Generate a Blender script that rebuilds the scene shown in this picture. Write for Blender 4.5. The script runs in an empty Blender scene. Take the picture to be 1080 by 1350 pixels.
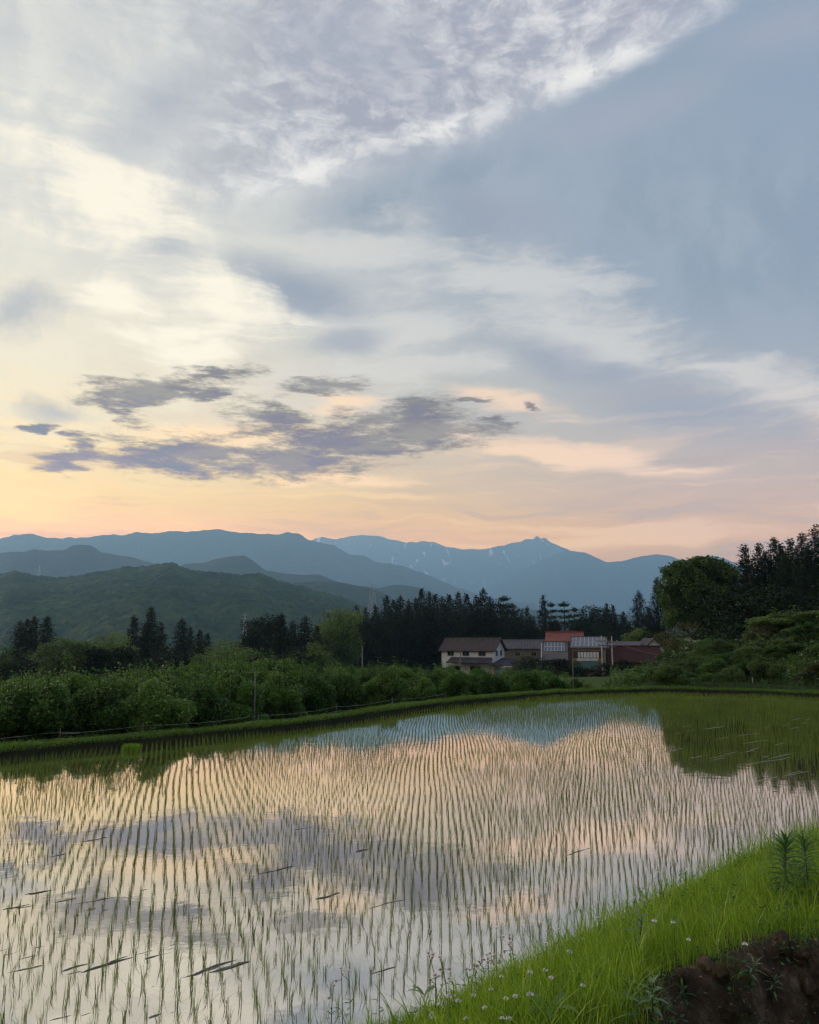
import bpy, math, random
import numpy as np
from mathutils import Matrix, Vector
R = math.radians
random.seed(7)
RS = np.random.RandomState(11)
scn = bpy.context.scene
col = scn.collection

# ------------------------------------------------------------------ camera
PITCH = 9.2
CAM_Z = 2.5
FPX = 1040.0                         # focal length in photo pixels
cam = bpy.data.cameras.new('camera')
cam.sensor_fit = 'HORIZONTAL'; cam.sensor_width = 36.0
cam.lens = 36.0 * FPX / 1080.0
cam.clip_start = 0.05; cam.clip_end = 60000
camo = bpy.data.objects.new('camera', cam); col.objects.link(camo)
camo.location = (0, 0, CAM_Z); camo.rotation_euler = (R(90 + PITCH), 0, 0)
scn.camera = camo

CP, SP = math.cos(R(PITCH)), math.sin(R(PITCH))
def ray(px, py):
    u = (px - 540) / FPX; v = (675 - py) / FPX
    return u, CP - v * SP, SP + v * CP
def at(px, py, Y):                   # world point seen at a photo pixel, Y metres ahead
    x, y, z = ray(px, py)
    return Vector((x / y * Y, Y, CAM_Z + z / y * Y))
def on(px, py, z0=0.0):              # world point where a pixel's ray meets height z0
    x, y, z = ray(px, py); t = (z0 - CAM_Z) / z
    return Vector((x * t, y * t, z0))
def azel(px, py):
    x, y, z = ray(px, py); l = math.sqrt(x*x + y*y + z*z)
    return math.degrees(math.atan2(x, y)), math.degrees(math.asin(z / l))

# ------------------------------------------------------------------ view, sampling
scn.view_settings.view_transform = 'Standard'
scn.view_settings.look = 'None'
scn.view_settings.exposure = 0.14
scn.view_settings.gamma = 1.0
scn.view_settings.use_curve_mapping = False
scn.render.engine = 'CYCLES'
cy = scn.cycles
cy.use_denoising = True
try:
    cy.denoiser = 'OPENIMAGEDENOISE'; cy.denoising_input_passes = 'RGB_ALBEDO_NORMAL'
except Exception: pass
cy.max_bounces = 6; cy.diffuse_bounces = 2; cy.glossy_bounces = 2; cy.transmission_bounces = 3
cy.transparent_max_bounces = 4; cy.volume_bounces = 3
cy.sample_clamp_indirect = 6.0
cy.use_adaptive_sampling = True; cy.adaptive_threshold = 0.02
cy.filter_width = 1.3

# ------------------------------------------------------------------ node helper
def s2l(c):
    return c / 12.92 if c <= 0.04045 else ((c + 0.055) / 1.055) ** 2.4
def rgb(r, g, b): return (s2l(r/255), s2l(g/255), s2l(b/255), 1.0)

class NT:
    def __init__(s, tree): s.t = tree; s.n = tree.nodes; s.l = tree.links
    def new(s, typ, **kw):
        n = s.n.new(typ)
        for k, v in kw.items(): setattr(n, k, v)
        return n
    def put(s, sock, v):
        if isinstance(v, bpy.types.NodeSocket): s.l.new(v, sock)
        else: sock.default_value = v
    def m(s, op, a, b=None, c=None, clamp=False):
        n = s.new('ShaderNodeMath', operation=op); n.use_clamp = clamp
        s.put(n.inputs[0], a)
        if b is not None: s.put(n.inputs[1], b)
        if c is not None: s.put(n.inputs[2], c)
        return n.outputs[0]
    def vm(s, op, a, b=None, out=0):
        n = s.new('ShaderNodeVectorMath', operation=op)
        s.put(n.inputs[0], a)
        if b is not None: s.put(n.inputs['Scale'] if op == 'SCALE' else n.inputs[1], b)
        return n.outputs['Value'] if op in ('LENGTH', 'DOT_PRODUCT') else n.outputs[0]
    def mapr(s, v, a, b, c=0.0, d=1.0, kind='SMOOTHSTEP'):
        n = s.new('ShaderNodeMapRange', interpolation_type=kind)
        for i, x in enumerate((v, a, b, c, d)): s.put(n.inputs[i], x)
        return n.outputs[0]
    def mix(s, f, a, b, blend='MIX'):
        n = s.new('ShaderNodeMix', data_type='RGBA', blend_type=blend)
        s.put(n.inputs[0], f); s.put(n.inputs[6], a); s.put(n.inputs[7], b)
        return n.outputs[2]
    def noise(s, vec, scale, detail=4, rough=0.55, dist=0.0, color=False, lac=2.0):
        n = s.new('ShaderNodeTexNoise'); s.put(n.inputs['Vector'], vec)
        n.inputs['Scale'].default_value = scale; n.inputs['Detail'].default_value = detail
        n.inputs['Roughness'].default_value = rough; n.inputs['Distortion'].default_value = dist
        n.inputs['Lacunarity'].default_value = lac
        return n.outputs[1 if color else 0]
    def mapping(s, vec, loc=(0,0,0), rot=(0,0,0), sc=(1,1,1), typ='POINT'):
        n = s.new('ShaderNodeMapping', vector_type=typ); s.put(n.inputs[0], vec)
        n.inputs[1].default_value = loc; n.inputs[2].default_value = rot; n.inputs[3].default_value = sc
        return n.outputs[0]
    def ramp(s, f, stops, interp='LINEAR'):
        n = s.new('ShaderNodeValToRGB'); n.color_ramp.interpolation = interp
        e = n.color_ramp.elements
        while len(e) < len(stops): e.new(0.5)
        for i, (p, c) in enumerate(stops): e[i].position = p; e[i].color = c
        s.put(n.inputs[0], f); return n.outputs[0]

# ------------------------------------------------------------------ world: evening sky
HAZE_D = 1.2e-4
HAZE_TOP = 1960.0
HAZE_FAR = 17000.0
HAZE_C = (0.275, 0.40, 0.52)          # what a very long path of this air looks like in this light
SUN_AZ, SUN_EL = -44.0, 13.0

world = bpy.data.worlds.new('World'); scn.world = world; world.use_nodes = True
def build_world():
    t = NT(world.node_tree); t.n.clear()
    tc = t.new('ShaderNodeTexCoord')
    d = tc.outputs['Generated']
    sep = t.new('ShaderNodeSeparateXYZ'); t.l.new(d, sep.inputs[0])
    x, y, z = sep.outputs
    K = 180 / math.pi
    az = t.m('MULTIPLY', t.m('ARCTAN2', x, y), K)
    el = t.m('MULTIPLY', t.m('ARCSINE', z), K)
    comb = t.new('ShaderNodeCombineXYZ'); t.l.new(az, comb.inputs[0]); t.l.new(el, comb.inputs[1])
    P = comb.outputs[0]
    # seamless 3d coordinates with the low sky stretched sideways
    D3 = t.mapping(d, sc=(1, 1, 2.6))
    def warp(vec, scale, amp, detail=3, src=None):
        c = t.noise(src or D3, scale, detail, 0.55, color=True)
        c = t.vm('SUBTRACT', c, (0.5, 0.5, 0.5))
        return t.vm('ADD', vec, t.vm('MULTIPLY', c, (amp[0], amp[1], 0)))
    PW = warp(P, 5.0, (7, 3.2), 5)
    PS = warp(P, 16.0, (4.5, 2.0), 6)
    def seg(vec, p0, p1, w, ext=1.0, soft=0.25):
        a0 = azel(*p0); a1 = azel(*p1)
        cx, cyy = (a0[0]+a1[0])/2, (a0[1]+a1[1])/2
        dx, dy = a1[0]-a0[0], a1[1]-a0[1]
        L = math.hypot(dx, dy)/2*ext + 1e-3
        wd = w / 19.0
        v = t.mapping(vec, loc=(cx, cyy, 0), rot=(0, 0, math.atan2(dy, dx)), sc=(L + wd*0.6, wd, 1), typ='TEXTURE')
        return t.mapr(t.vm('LENGTH', v), 1.0 + soft*0.2, soft)
    def union(lst):
        r = lst[0]
        for q in lst[1:]: r = t.m('MAXIMUM', r, q)
        return r
    def half(vec, p0, p1, w0, w1):
        # signed distance (degrees) from the line p0-p1, positive above it -> smooth step
        a0 = azel(*p0); a1 = azel(*p1)
        dx, dy = a1[0]-a0[0], a1[1]-a0[1]; L = math.hypot(dx, dy)
        nx, ny = -dy/L, dx/L
        v = t.vm('DOT_PRODUCT', t.vm('SUBTRACT', vec, (a0[0], a0[1], 0)), (nx, ny, 0))
        return t.mapr(v, w0, w1)
    W = lambda c: c
    # --- clear dusk air
    east = t.mapr(az, -30, 30)
    lowL = t.ramp(t.mapr(el, 0, 45, kind='LINEAR'), [(0.0, rgb(249,192,138)), (0.17, rgb(252,203,142)), (0.245, rgb(244,214,164)),
            (0.36, rgb(228,218,196)), (0.52, rgb(212,212,206)), (0.75, rgb(196,200,204)), (1.0, rgb(176,184,196))])
    lowR = t.ramp(t.mapr(el, 0, 45, kind='LINEAR'), [(0.0, rgb(204,170,156)), (0.16, rgb(206,178,165)), (0.24, rgb(188,176,175)),
            (0.36, rgb(164,172,182)), (0.55, rgb(145,162,180)), (0.8, rgb(144,161,180)), (1.0, rgb(148,162,182))])
    c = t.mix(t.m('POWER', east, 0.8), lowL, lowR)
    sky = t.new('ShaderNodeTexSky', sky_type='NISHITA', sun_disc=False)
    sky.sun_elevation = R(SUN_EL); sky.sun_rotation = R(SUN_AZ); sky.altitude = 500; sky.air_density = 1.2; sky.dust_density = 2.5
    nis = t.vm('SCALE', sky.outputs[0], 0.07)
    c = t.mix(0.06, c, nis)
    # --- fibrous high cloud, one veil plus drawn-out bands
    def seg2(vec, p0, p1, w):
        # same spindle, but falling off evenly from its middle line
        a0 = azel(*p0); a1 = azel(*p1); cx, cyy = (a0[0]+a1[0])/2, (a0[1]+a1[1])/2
        dx, dy = a1[0]-a0[0], a1[1]-a0[1]; L = math.hypot(dx, dy)/2; wd = w/19.0
        v = t.mapping(vec, loc=(cx, cyy, 0), rot=(0, 0, math.atan2(dy, dx)), sc=(L + wd*0.8, wd, 1), typ='TEXTURE')
        return t.mapr(t.vm('LENGTH', v), 1.25, 0.1, kind='LINEAR')
    PQ = warp(PW, 22.0, (1.0, 0.6), 6)
    fib = t.noise(t.mapping(PW, rot=(0, 0, R(-20)), sc=(0.05, 0.30, 1)), 1.0, 10, 0.64, 0.8)
    fib2 = t.noise(t.mapping(PQ, rot=(0, 0, R(18)), sc=(0.07, 0.55, 1), loc=(3, 7, 0)), 1.0, 10, 0.62, 0.5)
    mott = t.noise(t.mapping(PQ, rot=(0, 0, R(28)), sc=(0.24, 0.15, 1)), 1.0, 11, 0.62, 0.0)
    fine = t.noise(t.mapping(PQ, rot=(0, 0, R(-62)), sc=(0.34, 0.9, 1)), 1.0, 9, 0.64, 0.0)
    lev = t.noise(t.mapping(PQ, sc=(0.05, 0.62, 1), loc=(11, 2, 0)), 1.0, 10, 0.6, 0.3)
    # veil on the sunset side
    veil = t.m('MULTIPLY', t.mapr(az, -1, -19), t.mapr(el, 6, 17))
    veil = t.m('MULTIPLY', veil, t.mapr(t.m('ADD', t.m('MULTIPLY', fib, 0.5), t.m('MULTIPLY', mott, 0.5)), 0.35, 0.60, 0.35, 1.0))
    c = t.mix(t.m('MULTIPLY', veil, 0.85), c, t.mix(t.mapr(el, 12, 34), rgb(236,226,203), rgb(220,221,215)))
    # sheet of mottled cirrus above a long diagonal edge
    above = half(PQ, (300, 270), (1000, -25), -1.2, 2.2)
    above = t.m('MULTIPLY', above, t.mapr(az, 36, 24))
    tex = t.mapr(t.m('ADD', t.m('MULTIPLY', mott, 0.45), t.m('MULTIPLY', fine, 0.55)), 0.42, 0.66)
    cir = t.mix(tex, rgb(160,166,181), rgb(218,218,220))
    c = t.mix(t.m('MULTIPLY', above, t.mapr(az, -24, -6, 0.1, 0.95)), c, cir)
    edge = union([seg(PW, (430, 205), (700, 125), 22, soft=0.0), seg(PW, (620, 150), (980, -8), 28, soft=0.0), seg(PW, (240, 255), (540, 190), 24, soft=0.0)])
    edge = t.m('MULTIPLY', edge, t.mapr(t.m('ADD', t.m('MULTIPLY', fine, 0.6), t.m('MULTIPLY', mott, 0.4)), 0.38, 0.56, 0.25, 1.0))
    c = t.mix(t.m('MULTIPLY', edge, 0.9), c, rgb(232,231,229))
    und = union([seg(PQ, (650, 195), (1060, 60), 36, soft=0.0), seg(PQ, (900, 70), (1200, 10), 50, soft=0.0)])
    c = t.mix(t.m('MULTIPLY', und, 0.4), c, rgb(168,170,184))
    gap = union([seg(PQ, (350, 285), (640, 245), 46, soft=0.0), seg(PQ, (470, 250), (760, 190), 50, soft=0.0), seg(PQ, (290, 340), (500, 412), 48, soft=0.0), seg(PQ, (720, 280), (1250, 310), 170, soft=0.0),
                 seg(PQ, (500, 235), (720, 330), 60, soft=0.0)])
    c = t.mix(t.m('MULTIPLY', gap, 0.8), c, t.mix(t.mapr(mott, 0.4, 0.6), rgb(138,154,171), rgb(153,166,181)))
    # wispy bands falling to the right
    bands = union([seg2(PQ, (330, 300), (620, 345), 34), seg2(PQ, (540, 320), (860, 440), 75), seg2(PQ, (620, 400), (960, 500), 46), seg2(PQ, (820, 462), (1180, 550), 42),
                   seg2(PQ, (380, 430), (660, 430), 55), seg2(PQ, (380, 490), (640, 470), 70)])
    bt = t.m('ADD', t.m('MULTIPLY', fib2, 0.6), t.m('MULTIPLY', fine, 0.4))
    bm = t.mapr(t.m('ADD', bands, t.m('MULTIPLY', t.m('SUBTRACT', bt, 0.5), 3.2)), 0.15, 0.95)
    bm = t.m('MULTIPLY', bm, t.mapr(bands, 0.0, 0.25))
    c = t.mix(t.m('MULTIPLY', bm, 0.66), c, t.mix(t.mapr(el, 8, 20), rgb(228,212,198), rgb(210,209,207)))
    gap2 = union([seg2(PQ, (650, 460), (880, 510), 34), seg2(PQ, (300, 345), (500, 412), 40), seg2(PQ, (760, 520), (1100, 565), 34), seg2(PQ, (390, 455), (530, 440), 24), seg2(PQ, (560, 260), (760, 300), 40)])
    c = t.mix(t.m('MULTIPLY', t.mapr(gap2, 0.1, 0.9), 0.7), c, rgb(152,162,178))
    # soft grey shading in the bright veil
    sh = union([seg2(PQ, (140, 190), (290, 110), 55), seg2(PQ, (-60, 415), (100, 400), 50), seg2(PQ, (300, 20), (620, 90), 90), seg2(PQ, (-20, 535), (120, 548), 26), seg2(PQ, (170, 330), (260, 320), 26)])
    shm = t.mapr(t.m('ADD', sh, t.m('MULTIPLY', t.m('SUBTRACT', mott, 0.5), 2.2)), 0.2, 1.1)
    c = t.mix(t.m('MULTIPLY', t.m('MULTIPLY', shm, t.mapr(sh, 0, .3)), 0.7), c, rgb(164,172,186))
    # sun-brightened cloud
    br = union([seg2(PQ, (40, 215), (240, 300), 95), seg2(PQ, (90, 362), (220, 405), 44), seg2(PQ, (210, 370), (360, 430), 70), seg2(PQ, (200, 480), (350, 450), 40),
                seg2(PQ, (130, 445), (340, 425), 30)])
    brm = t.mapr(t.m('ADD', br, t.m('MULTIPLY', t.m('SUBTRACT', t.m('ADD', t.m('MULTIPLY', mott, 0.4), t.m('MULTIPLY', fib2, 0.6)), 0.5), 3.4)), 0.25, 1.05)
    c = t.mix(t.m('MULTIPLY', t.m('MULTIPLY', brm, t.mapr(br, 0, .3)), 0.9), c, rgb(244,238,222))
    # low, level sunset streaks
    stm = t.m('MULTIPLY', t.mapr(lev, 0.50, 0.62), t.mapr(el, 20, 9))
    c = t.mix(t.m('MULTIPLY', stm, 0.5), c, t.mix(east, rgb(255,222,164), rgb(226,200,186)))
    stm2 = t.m('MULTIPLY', t.mapr(lev, 0.49, 0.38), t.mapr(el, 22, 8))
    c = t.mix(t.m('MULTIPLY', stm2, 0.55), c, t.mix(east, rgb(214,186,166), rgb(172,168,174)))
    pk = union([seg2(PQ, (590, 572), (1000, 625), 22), seg2(PQ, (-60, 645), (120, 665), 30), seg2(PQ, (150, 565), (420, 575), 26), seg2(PQ, (400, 528), (530, 535), 22),
                seg2(PQ, (330, 632), (560, 640), 12), seg2(PQ, (600, 520), (780, 545), 20)])
    pkm = t.mapr(t.m('ADD', pk, t.m('MULTIPLY', t.m('SUBTRACT', lev, 0.5), 2.0)), 0.15, 0.9)
    c = t.mix(t.m('MULTIPLY', t.m('MULTIPLY', pkm, t.mapr(pk, 0, .3)), 0.75), c, t.mix(east, rgb(255,222,182), rgb(236,208,190)))
    # --- low dark cloud fragments
    D5 = t.mapping(d, rot=(0, R(5), 0), sc=(1, 1, 4.2))
    nz = t.noise(D5, 19.0, 12, 0.72, 0.15)
    nz2 = t.noise(D5, 12.0, 6, 0.6, 0.0)
    k = t.noise(D5, 16.0, 8, 0.62, color=True)
    PD = t.vm('ADD', P, t.vm('MULTIPLY', t.vm('SUBTRACT', k, (0.5, 0.5, 0.5)), (4.6, 2.2, 0)))
    dk = union([seg2(PD, (105, 520), (250, 514), 24), seg2(PD, (190, 508), (345, 487), 17), seg2(PD, (150, 540), (190, 556), 18), seg2(PD, (235, 521), (310, 516), 13),
                seg2(PD, (55, 606), (130, 598), 22), seg2(PD, (85, 583), (140, 580), 14), seg2(PD, (130, 592), (350, 607), 36), seg2(PD, (255, 606), (520, 600), 34),
                seg2(PD, (305, 543), (420, 558), 28), seg2(PD, (330, 580), (580, 580), 40), seg2(PD, (430, 562), (660, 568), 36), seg2(PD, (500, 545), (600, 532), 22),
                seg2(PD, (375, 507), (490, 506), 15), seg2(PD, (600, 525), (650, 524), 6), seg2(PD, (630, 552), (685, 560), 7), seg2(PD, (690, 536), (712, 538), 4),
                seg2(PD, (35, 563), (75, 566), 7)])
    dens = t.m('ADD', dk, t.m('MULTIPLY', t.m('SUBTRACT', nz, 0.5), 3.0))
    dens = t.m('MULTIPLY', t.mapr(dens, 0.08, 0.86), t.mapr(dk, 0.02, 0.4))
    tone = t.mix(t.mapr(nz2, 0.38, 0.62), rgb(120,122,130), rgb(146,146,150))
    c = t.mix(t.m('MULTIPLY', dens, 0.92), c, tone)
    # --- the far air in front of the sky is real haze, so the sky behind it is correspondingly stronger
    elc = t.m('MAXIMUM', el, 0.5)
    path = t.m('MINIMUM', HAZE_FAR, t.m('DIVIDE', HAZE_TOP, t.m('SINE', t.m('DIVIDE', elc, K))))
    tr = t.m('EXPONENT', t.m('MULTIPLY', path, -HAZE_D))
    cc = t.new('ShaderNodeCombineXYZ')
    hf = t.m('MULTIPLY', t.mapr(az, -60, 60, 1.37, 0.63, 'LINEAR'), t.mapr(el, 0, 38, 0.84, 1.1, 'LINEAR'))
    hf = t.m('MULTIPLY', hf, t.m('SUBTRACT', 1.0, tr))
    for i in range(3): t.put(cc.inputs[i], t.m('MULTIPLY', hf, HAZE_C[i]))
    e = t.vm('DIVIDE', t.vm('SUBTRACT', c, cc.outputs[0]), tr)
    e = t.vm('MAXIMUM', e, (0.01, 0.01, 0.01))
    bg = t.new('ShaderNodeBackground'); t.l.new(e, bg.inputs[0]); bg.inputs[1].default_value = 1.0
    out = t.new('ShaderNodeOutputWorld'); t.l.new(bg.outputs[0], out.inputs[0])
build_world()
world.cycles.sampling_method = 'MANUAL'; world.cycles.sample_map_resolution = 1024

sunl = bpy.data.lights.new('sun', 'SUN'); sunl.energy = 2.7; sunl.angle = R(20); sunl.color = (1.0, 0.90, 0.74)
suno = bpy.data.objects.new('sun', sunl); col.objects.link(suno)
a, e_ = R(SUN_AZ), R(SUN_EL)
suno.rotation_euler = Vector((math.sin(a)*math.cos(e_), math.cos(a)*math.cos(e_), math.sin(e_))).to_track_quat('Z', 'Y').to_euler()
suno.location = (-30, 20, 40)

# ------------------------------------------------------------------ materials
def mat_new(name):
    m = bpy.data.materials.new(name); m.use_nodes = True
    t = NT(m.node_tree); t.n.clear()
    out = t.new('ShaderNodeOutputMaterial')
    return m, t, out
def pbsdf(t, color, rough=0.7, spec=0.3, normal=None, metal=0.0):
    b = t.new('ShaderNodeBsdfPrincipled')
    t.put(b.inputs['Base Color'], color); t.put(b.inputs['Roughness'], rough)
    b.inputs['Specular IOR Level'].default_value = spec; b.inputs['Metallic'].default_value = metal
    if normal is not None: t.l.new(normal, b.inputs['Normal'])
    return b
def bump(t, h, strength, dist):
    n = t.new('ShaderNodeBump'); n.inputs['Strength'].default_value = strength; n.inputs['Distance'].default_value = dist
    t.put(n.inputs['Height'], h); return n.outputs[0]
def plain(name, c, c2=None, rough=0.7, spec=0.3, scale=3.0, bmp=0.0, metal=0.0, stretch=(1,1,1)):
    m, t, out = mat_new(name)
    tc = t.new('ShaderNodeTexCoord'); v = t.mapping(tc.outputs['Object'], sc=stretch)
    n = t.noise(v, scale, 6, 0.6)
    c2 = c2 or tuple(q*0.7 for q in c)
    cc = t.mix(t.mapr(n, 0.3, 0.7), (*c, 1), (*c2, 1))
    nm = bump(t, t.noise(v, scale*4, 4), 0.6, bmp) if bmp else None
    t.l.new(pbsdf(t, cc, rough, spec, nm, metal).outputs[0], out.inputs[0]); return m
def leafmat(name, c1, c2, c3, trans=0.35, rough=0.5, pscale=0.8, spec=0.35):
    m, t, out = mat_new(name)
    g = t.new('ShaderNodeNewGeometry'); tc = t.new('ShaderNodeTexCoord'); oi = t.new('ShaderNodeObjectInfo')
    r = g.outputs['Random Per Island']
    n = t.noise(g.outputs['Position'], pscale, 3)
    f = t.m('ADD', t.m('MULTIPLY', r, 0.6), t.m('MULTIPLY', t.m('SUBTRACT', n, 0.25), 0.8))
    f = t.m('ADD', f, t.m('MULTIPLY', t.m('SUBTRACT', oi.outputs['Random'], 0.5), 0.55), clamp=True)
    cc = t.ramp(f, [(0.0, (*c1, 1)), (0.5, (*c2, 1)), (1.0, (*c3, 1))])
    b = pbsdf(t, cc, rough, spec)
    tl = t.new('ShaderNodeBsdfTranslucent'); t.l.new(t.vm('MULTIPLY', cc, (1.25, 1.25, 0.7)), tl.inputs[0])
    mx = t.new('ShaderNodeMixShader'); mx.inputs[0].default_value = trans
    t.l.new(b.outputs[0], mx.inputs[1]); t.l.new(tl.outputs[0], mx.inputs[2]); t.l.new(mx.outputs[0], out.inputs[0])
    return m

M = {}
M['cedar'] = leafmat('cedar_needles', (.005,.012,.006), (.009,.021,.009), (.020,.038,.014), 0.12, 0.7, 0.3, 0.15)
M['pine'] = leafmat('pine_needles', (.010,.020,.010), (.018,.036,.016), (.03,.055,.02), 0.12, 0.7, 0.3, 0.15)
M['broad'] = leafmat('broad_leaves', (.024,.055,.013), (.058,.115,.025), (.115,.185,.040), 0.32, 0.55, 0.35)
M['broadlight'] = leafmat('young_broad_leaves', (.050,.090,.018), (.090,.155,.030), (.15,.22,.048), 0.35, 0.55, 0.5)
M['olive'] = leafmat('olive_leaves', (.04,.05,.016), (.07,.08,.025), (.11,.10,.04), 0.25, 0.6, 0.5)
M['orchard'] = leafmat('orchard_leaves', (.018,.055,.010), (.056,.135,.022), (.14,.25,.052), 0.32, 0.55, 1.2, 0.2)
M['shrub'] = leafmat('shrub_leaves', (.030,.070,.014), (.065,.130,.022), (.12,.20,.038), 0.35, 0.5, 0.6)
M['white_bloom'] = leafmat('white_blossom', (.25,.32,.28), (.45,.52,.48), (.60,.64,.62), 0.2, 0.6, 2.0)
M['grass'] = leafmat('bank_grass', (.040,.095,.008), (.145,.265,.018), (.330,.460,.060), 0.45, 0.42, 3.2, 0.45)
M['bundgrass'] = leafmat('bund_grass', (.045,.095,.012), (.090,.175,.022), (.15,.25,.045), 0.4, 0.5, 1.0)
M['rice'] = leafmat('rice_leaves', (.050,.080,.010), (.105,.160,.015), (.20,.27,.035), 0.38, 0.45, 0.6)
M['weed'] = leafmat('weed_leaves', (.020,.075,.018), (.040,.120,.030), (.075,.17,.045), 0.35, 0.4, 3.0)
M['paleweed'] = leafmat('pale_weed_leaves', (.08,.16,.07), (.13,.22,.11), (.20,.28,.17), 0.3, 0.45, 3.0)
M['bark'] = plain('bark', (.045,.035,.028), (.02,.016,.012), 0.9, 0.1, 2.0, 0.02, stretch=(1,1,.3))
M['petal'] = plain('petal', (.72,.66,.70), (.85,.82,.82), 0.6)
M['petalcentre'] = plain('petal_centre', (.35,.22,.10), None, 0.7)
M['stem'] = plain('stem', (.05,.10,.02), None, 0.6)

def soil():
    m, t, out = mat_new('soil')
    g = t.new('ShaderNodeNewGeometry'); p = g.outputs['Position']
    n = t.noise(p, 5, 8, 0.7); n2 = t.noise(p, 40, 5, 0.6); n3 = t.noise(p, 1.2, 3)
    cc = t.ramp(n, [(0.32, (.014,.009,.005,1)), (0.5, (.060,.042,.026,1)), (0.66, (.19,.14,.095,1))])
    cc = t.mix(t.mapr(n3, 0.55, 0.7), cc, (.03,.045,.012,1))
    h = t.m('ADD', n, t.m('MULTIPLY', n2, 0.35))
    t.l.new(pbsdf(t, cc, 0.85, 0.25, bump(t, h, 0.9, 0.06)).outputs[0], out.inputs[0]); return m
M['soil'] = soil()
def groundmat():
    m, t, out = mat_new('field_ground')
    g = t.new('ShaderNodeNewGeometry'); p = g.outputs['Position']
    n = t.noise(p, 0.05, 8, 0.65); n2 = t.noise(p, 1.5, 6, 0.7)
    cc = t.mix(t.mapr(n, 0.35, 0.65), (.02,.04,.012,1), (.035,.06,.018,1))
    cc = t.mix(t.mapr(n2, 0.4, 0.7), cc, (.03,.03,.015,1))
    t.l.new(pbsdf(t, cc, 0.9, 0.1, bump(t, n2, 0.8, 0.3)).outputs[0], out.inputs[0]); return m
M['ground'] = groundmat()
def turf():
    m, t, out = mat_new('turf')
    g = t.new('ShaderNodeNewGeometry'); p = g.outputs['Position']
    n = t.noise(p, 3, 8, 0.7); n2 = t.noise(p, 30, 5, 0.6)
    cc = t.mix(t.mapr(n, 0.35, 0.65), (.03,.055,.012,1), (.06,.10,.02,1))
    t.l.new(pbsdf(t, cc, 0.9, 0.1, bump(t, t.m('ADD', n, n2), 0.9, 0.05)).outputs[0], out.inputs[0]); return m
M['turf'] = turf()
def water():
    m, t, out = mat_new('paddy_water')
    g = t.new('ShaderNodeNewGeometry'); p = g.outputs['Position']
    n = t.noise(p, 2.2, 3, 0.5); n2 = t.noise(t.mapping(p, sc=(1, 1, 1)), 14.0, 2, 0.5)
    mud = t.noise(p, 0.9, 6, 0.6)
    h = t.m('ADD', t.m('MULTIPLY', n, 1.0), t.m('MULTIPLY', n2, 0.10))
    nm = bump(t, h, 0.12, 0.012)
    gl = t.new('ShaderNodeBsdfGlossy'); gl.inputs[0].default_value = (.93,.905,.875,1); gl.inputs['Roughness'].default_value = 0.035
    t.l.new(nm, gl.inputs['Normal'])
    df = t.new('ShaderNodeBsdfDiffuse')
    t.put(df.inputs[0], t.mix(t.mapr(mud, 0.35, 0.65), (.10,.085,.060,1), (.17,.145,.105,1)))
    fr = t.new('ShaderNodeFresnel'); fr.inputs[0].default_value = 1.6
    fac = t.mapr(fr.outputs[0], 0.0, 0.55, 0.52, 0.97, 'LINEAR')
    mx = t.new('ShaderNodeMixShader'); t.put(mx.inputs[0], fac)
    t.l.new(df.outputs[0], mx.inputs[1]); t.l.new(gl.outputs[0], mx.inputs[2]); t.l.new(mx.outputs[0], out.inputs[0]); return m
M['water'] = water()
M['wetmud'] = plain('wet_mud', (.055,.045,.036), (.11,.095,.078), 0.3, 0.8, 30, 0.01)

def mountain_mat(name, c1, c2, c3, sc, bdist, snow=False):
    m, t, out = mat_new(name)
    g = t.new('ShaderNodeNewGeometry'); p = g.outputs['Position']
    n = t.noise(p, sc, 8, 0.68); n2 = t.noise(p, sc*0.13, 4, 0.55)
    vo = t.new('ShaderNodeTexVoronoi'); t.put(vo.inputs['Vector'], p); vo.inputs['Scale'].default_value = sc*1.5
    f = t.m('ADD', t.m('MULTIPLY', n, 0.55), t.m('MULTIPLY', n2, 0.45))
    cc = t.ramp(f, [(0.32, (*c1, 1)), (0.5, (*c2, 1)), (0.68, (*c3, 1))])
    h = t.m('SUBTRACT', n, t.m('MULTIPLY', vo.outputs[0], 0.7))
    if snow:
        sep = t.new('ShaderNodeSeparateXYZ'); t.l.new(p, sep.inputs[0])
        q = t.noise(t.mapping(p, sc=(.0085, .0010, .0020)), 1.0, 5, 0.6, 0.8)
        q2 = t.noise(t.mapping(p, sc=(.0012, .0008, .0016)), 1.0, 3, 0.5)
        f1 = t.mapr(q, 0.61, 0.635)
        f1 = t.m('MULTIPLY', f1, t.mapr(q2, 0.36, 0.44))
        f1 = t.m('MULTIPLY', f1, t.mapr(sep.outputs[2], 750, 1150))
        cc = t.mix(f1, cc, (.78,.78,.82,1))
    t.l.new(pbsdf(t, cc, 0.9, 0.05, bump(t, h, 1.0, bdist)).outputs[0], out.inputs[0]); return m

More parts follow.
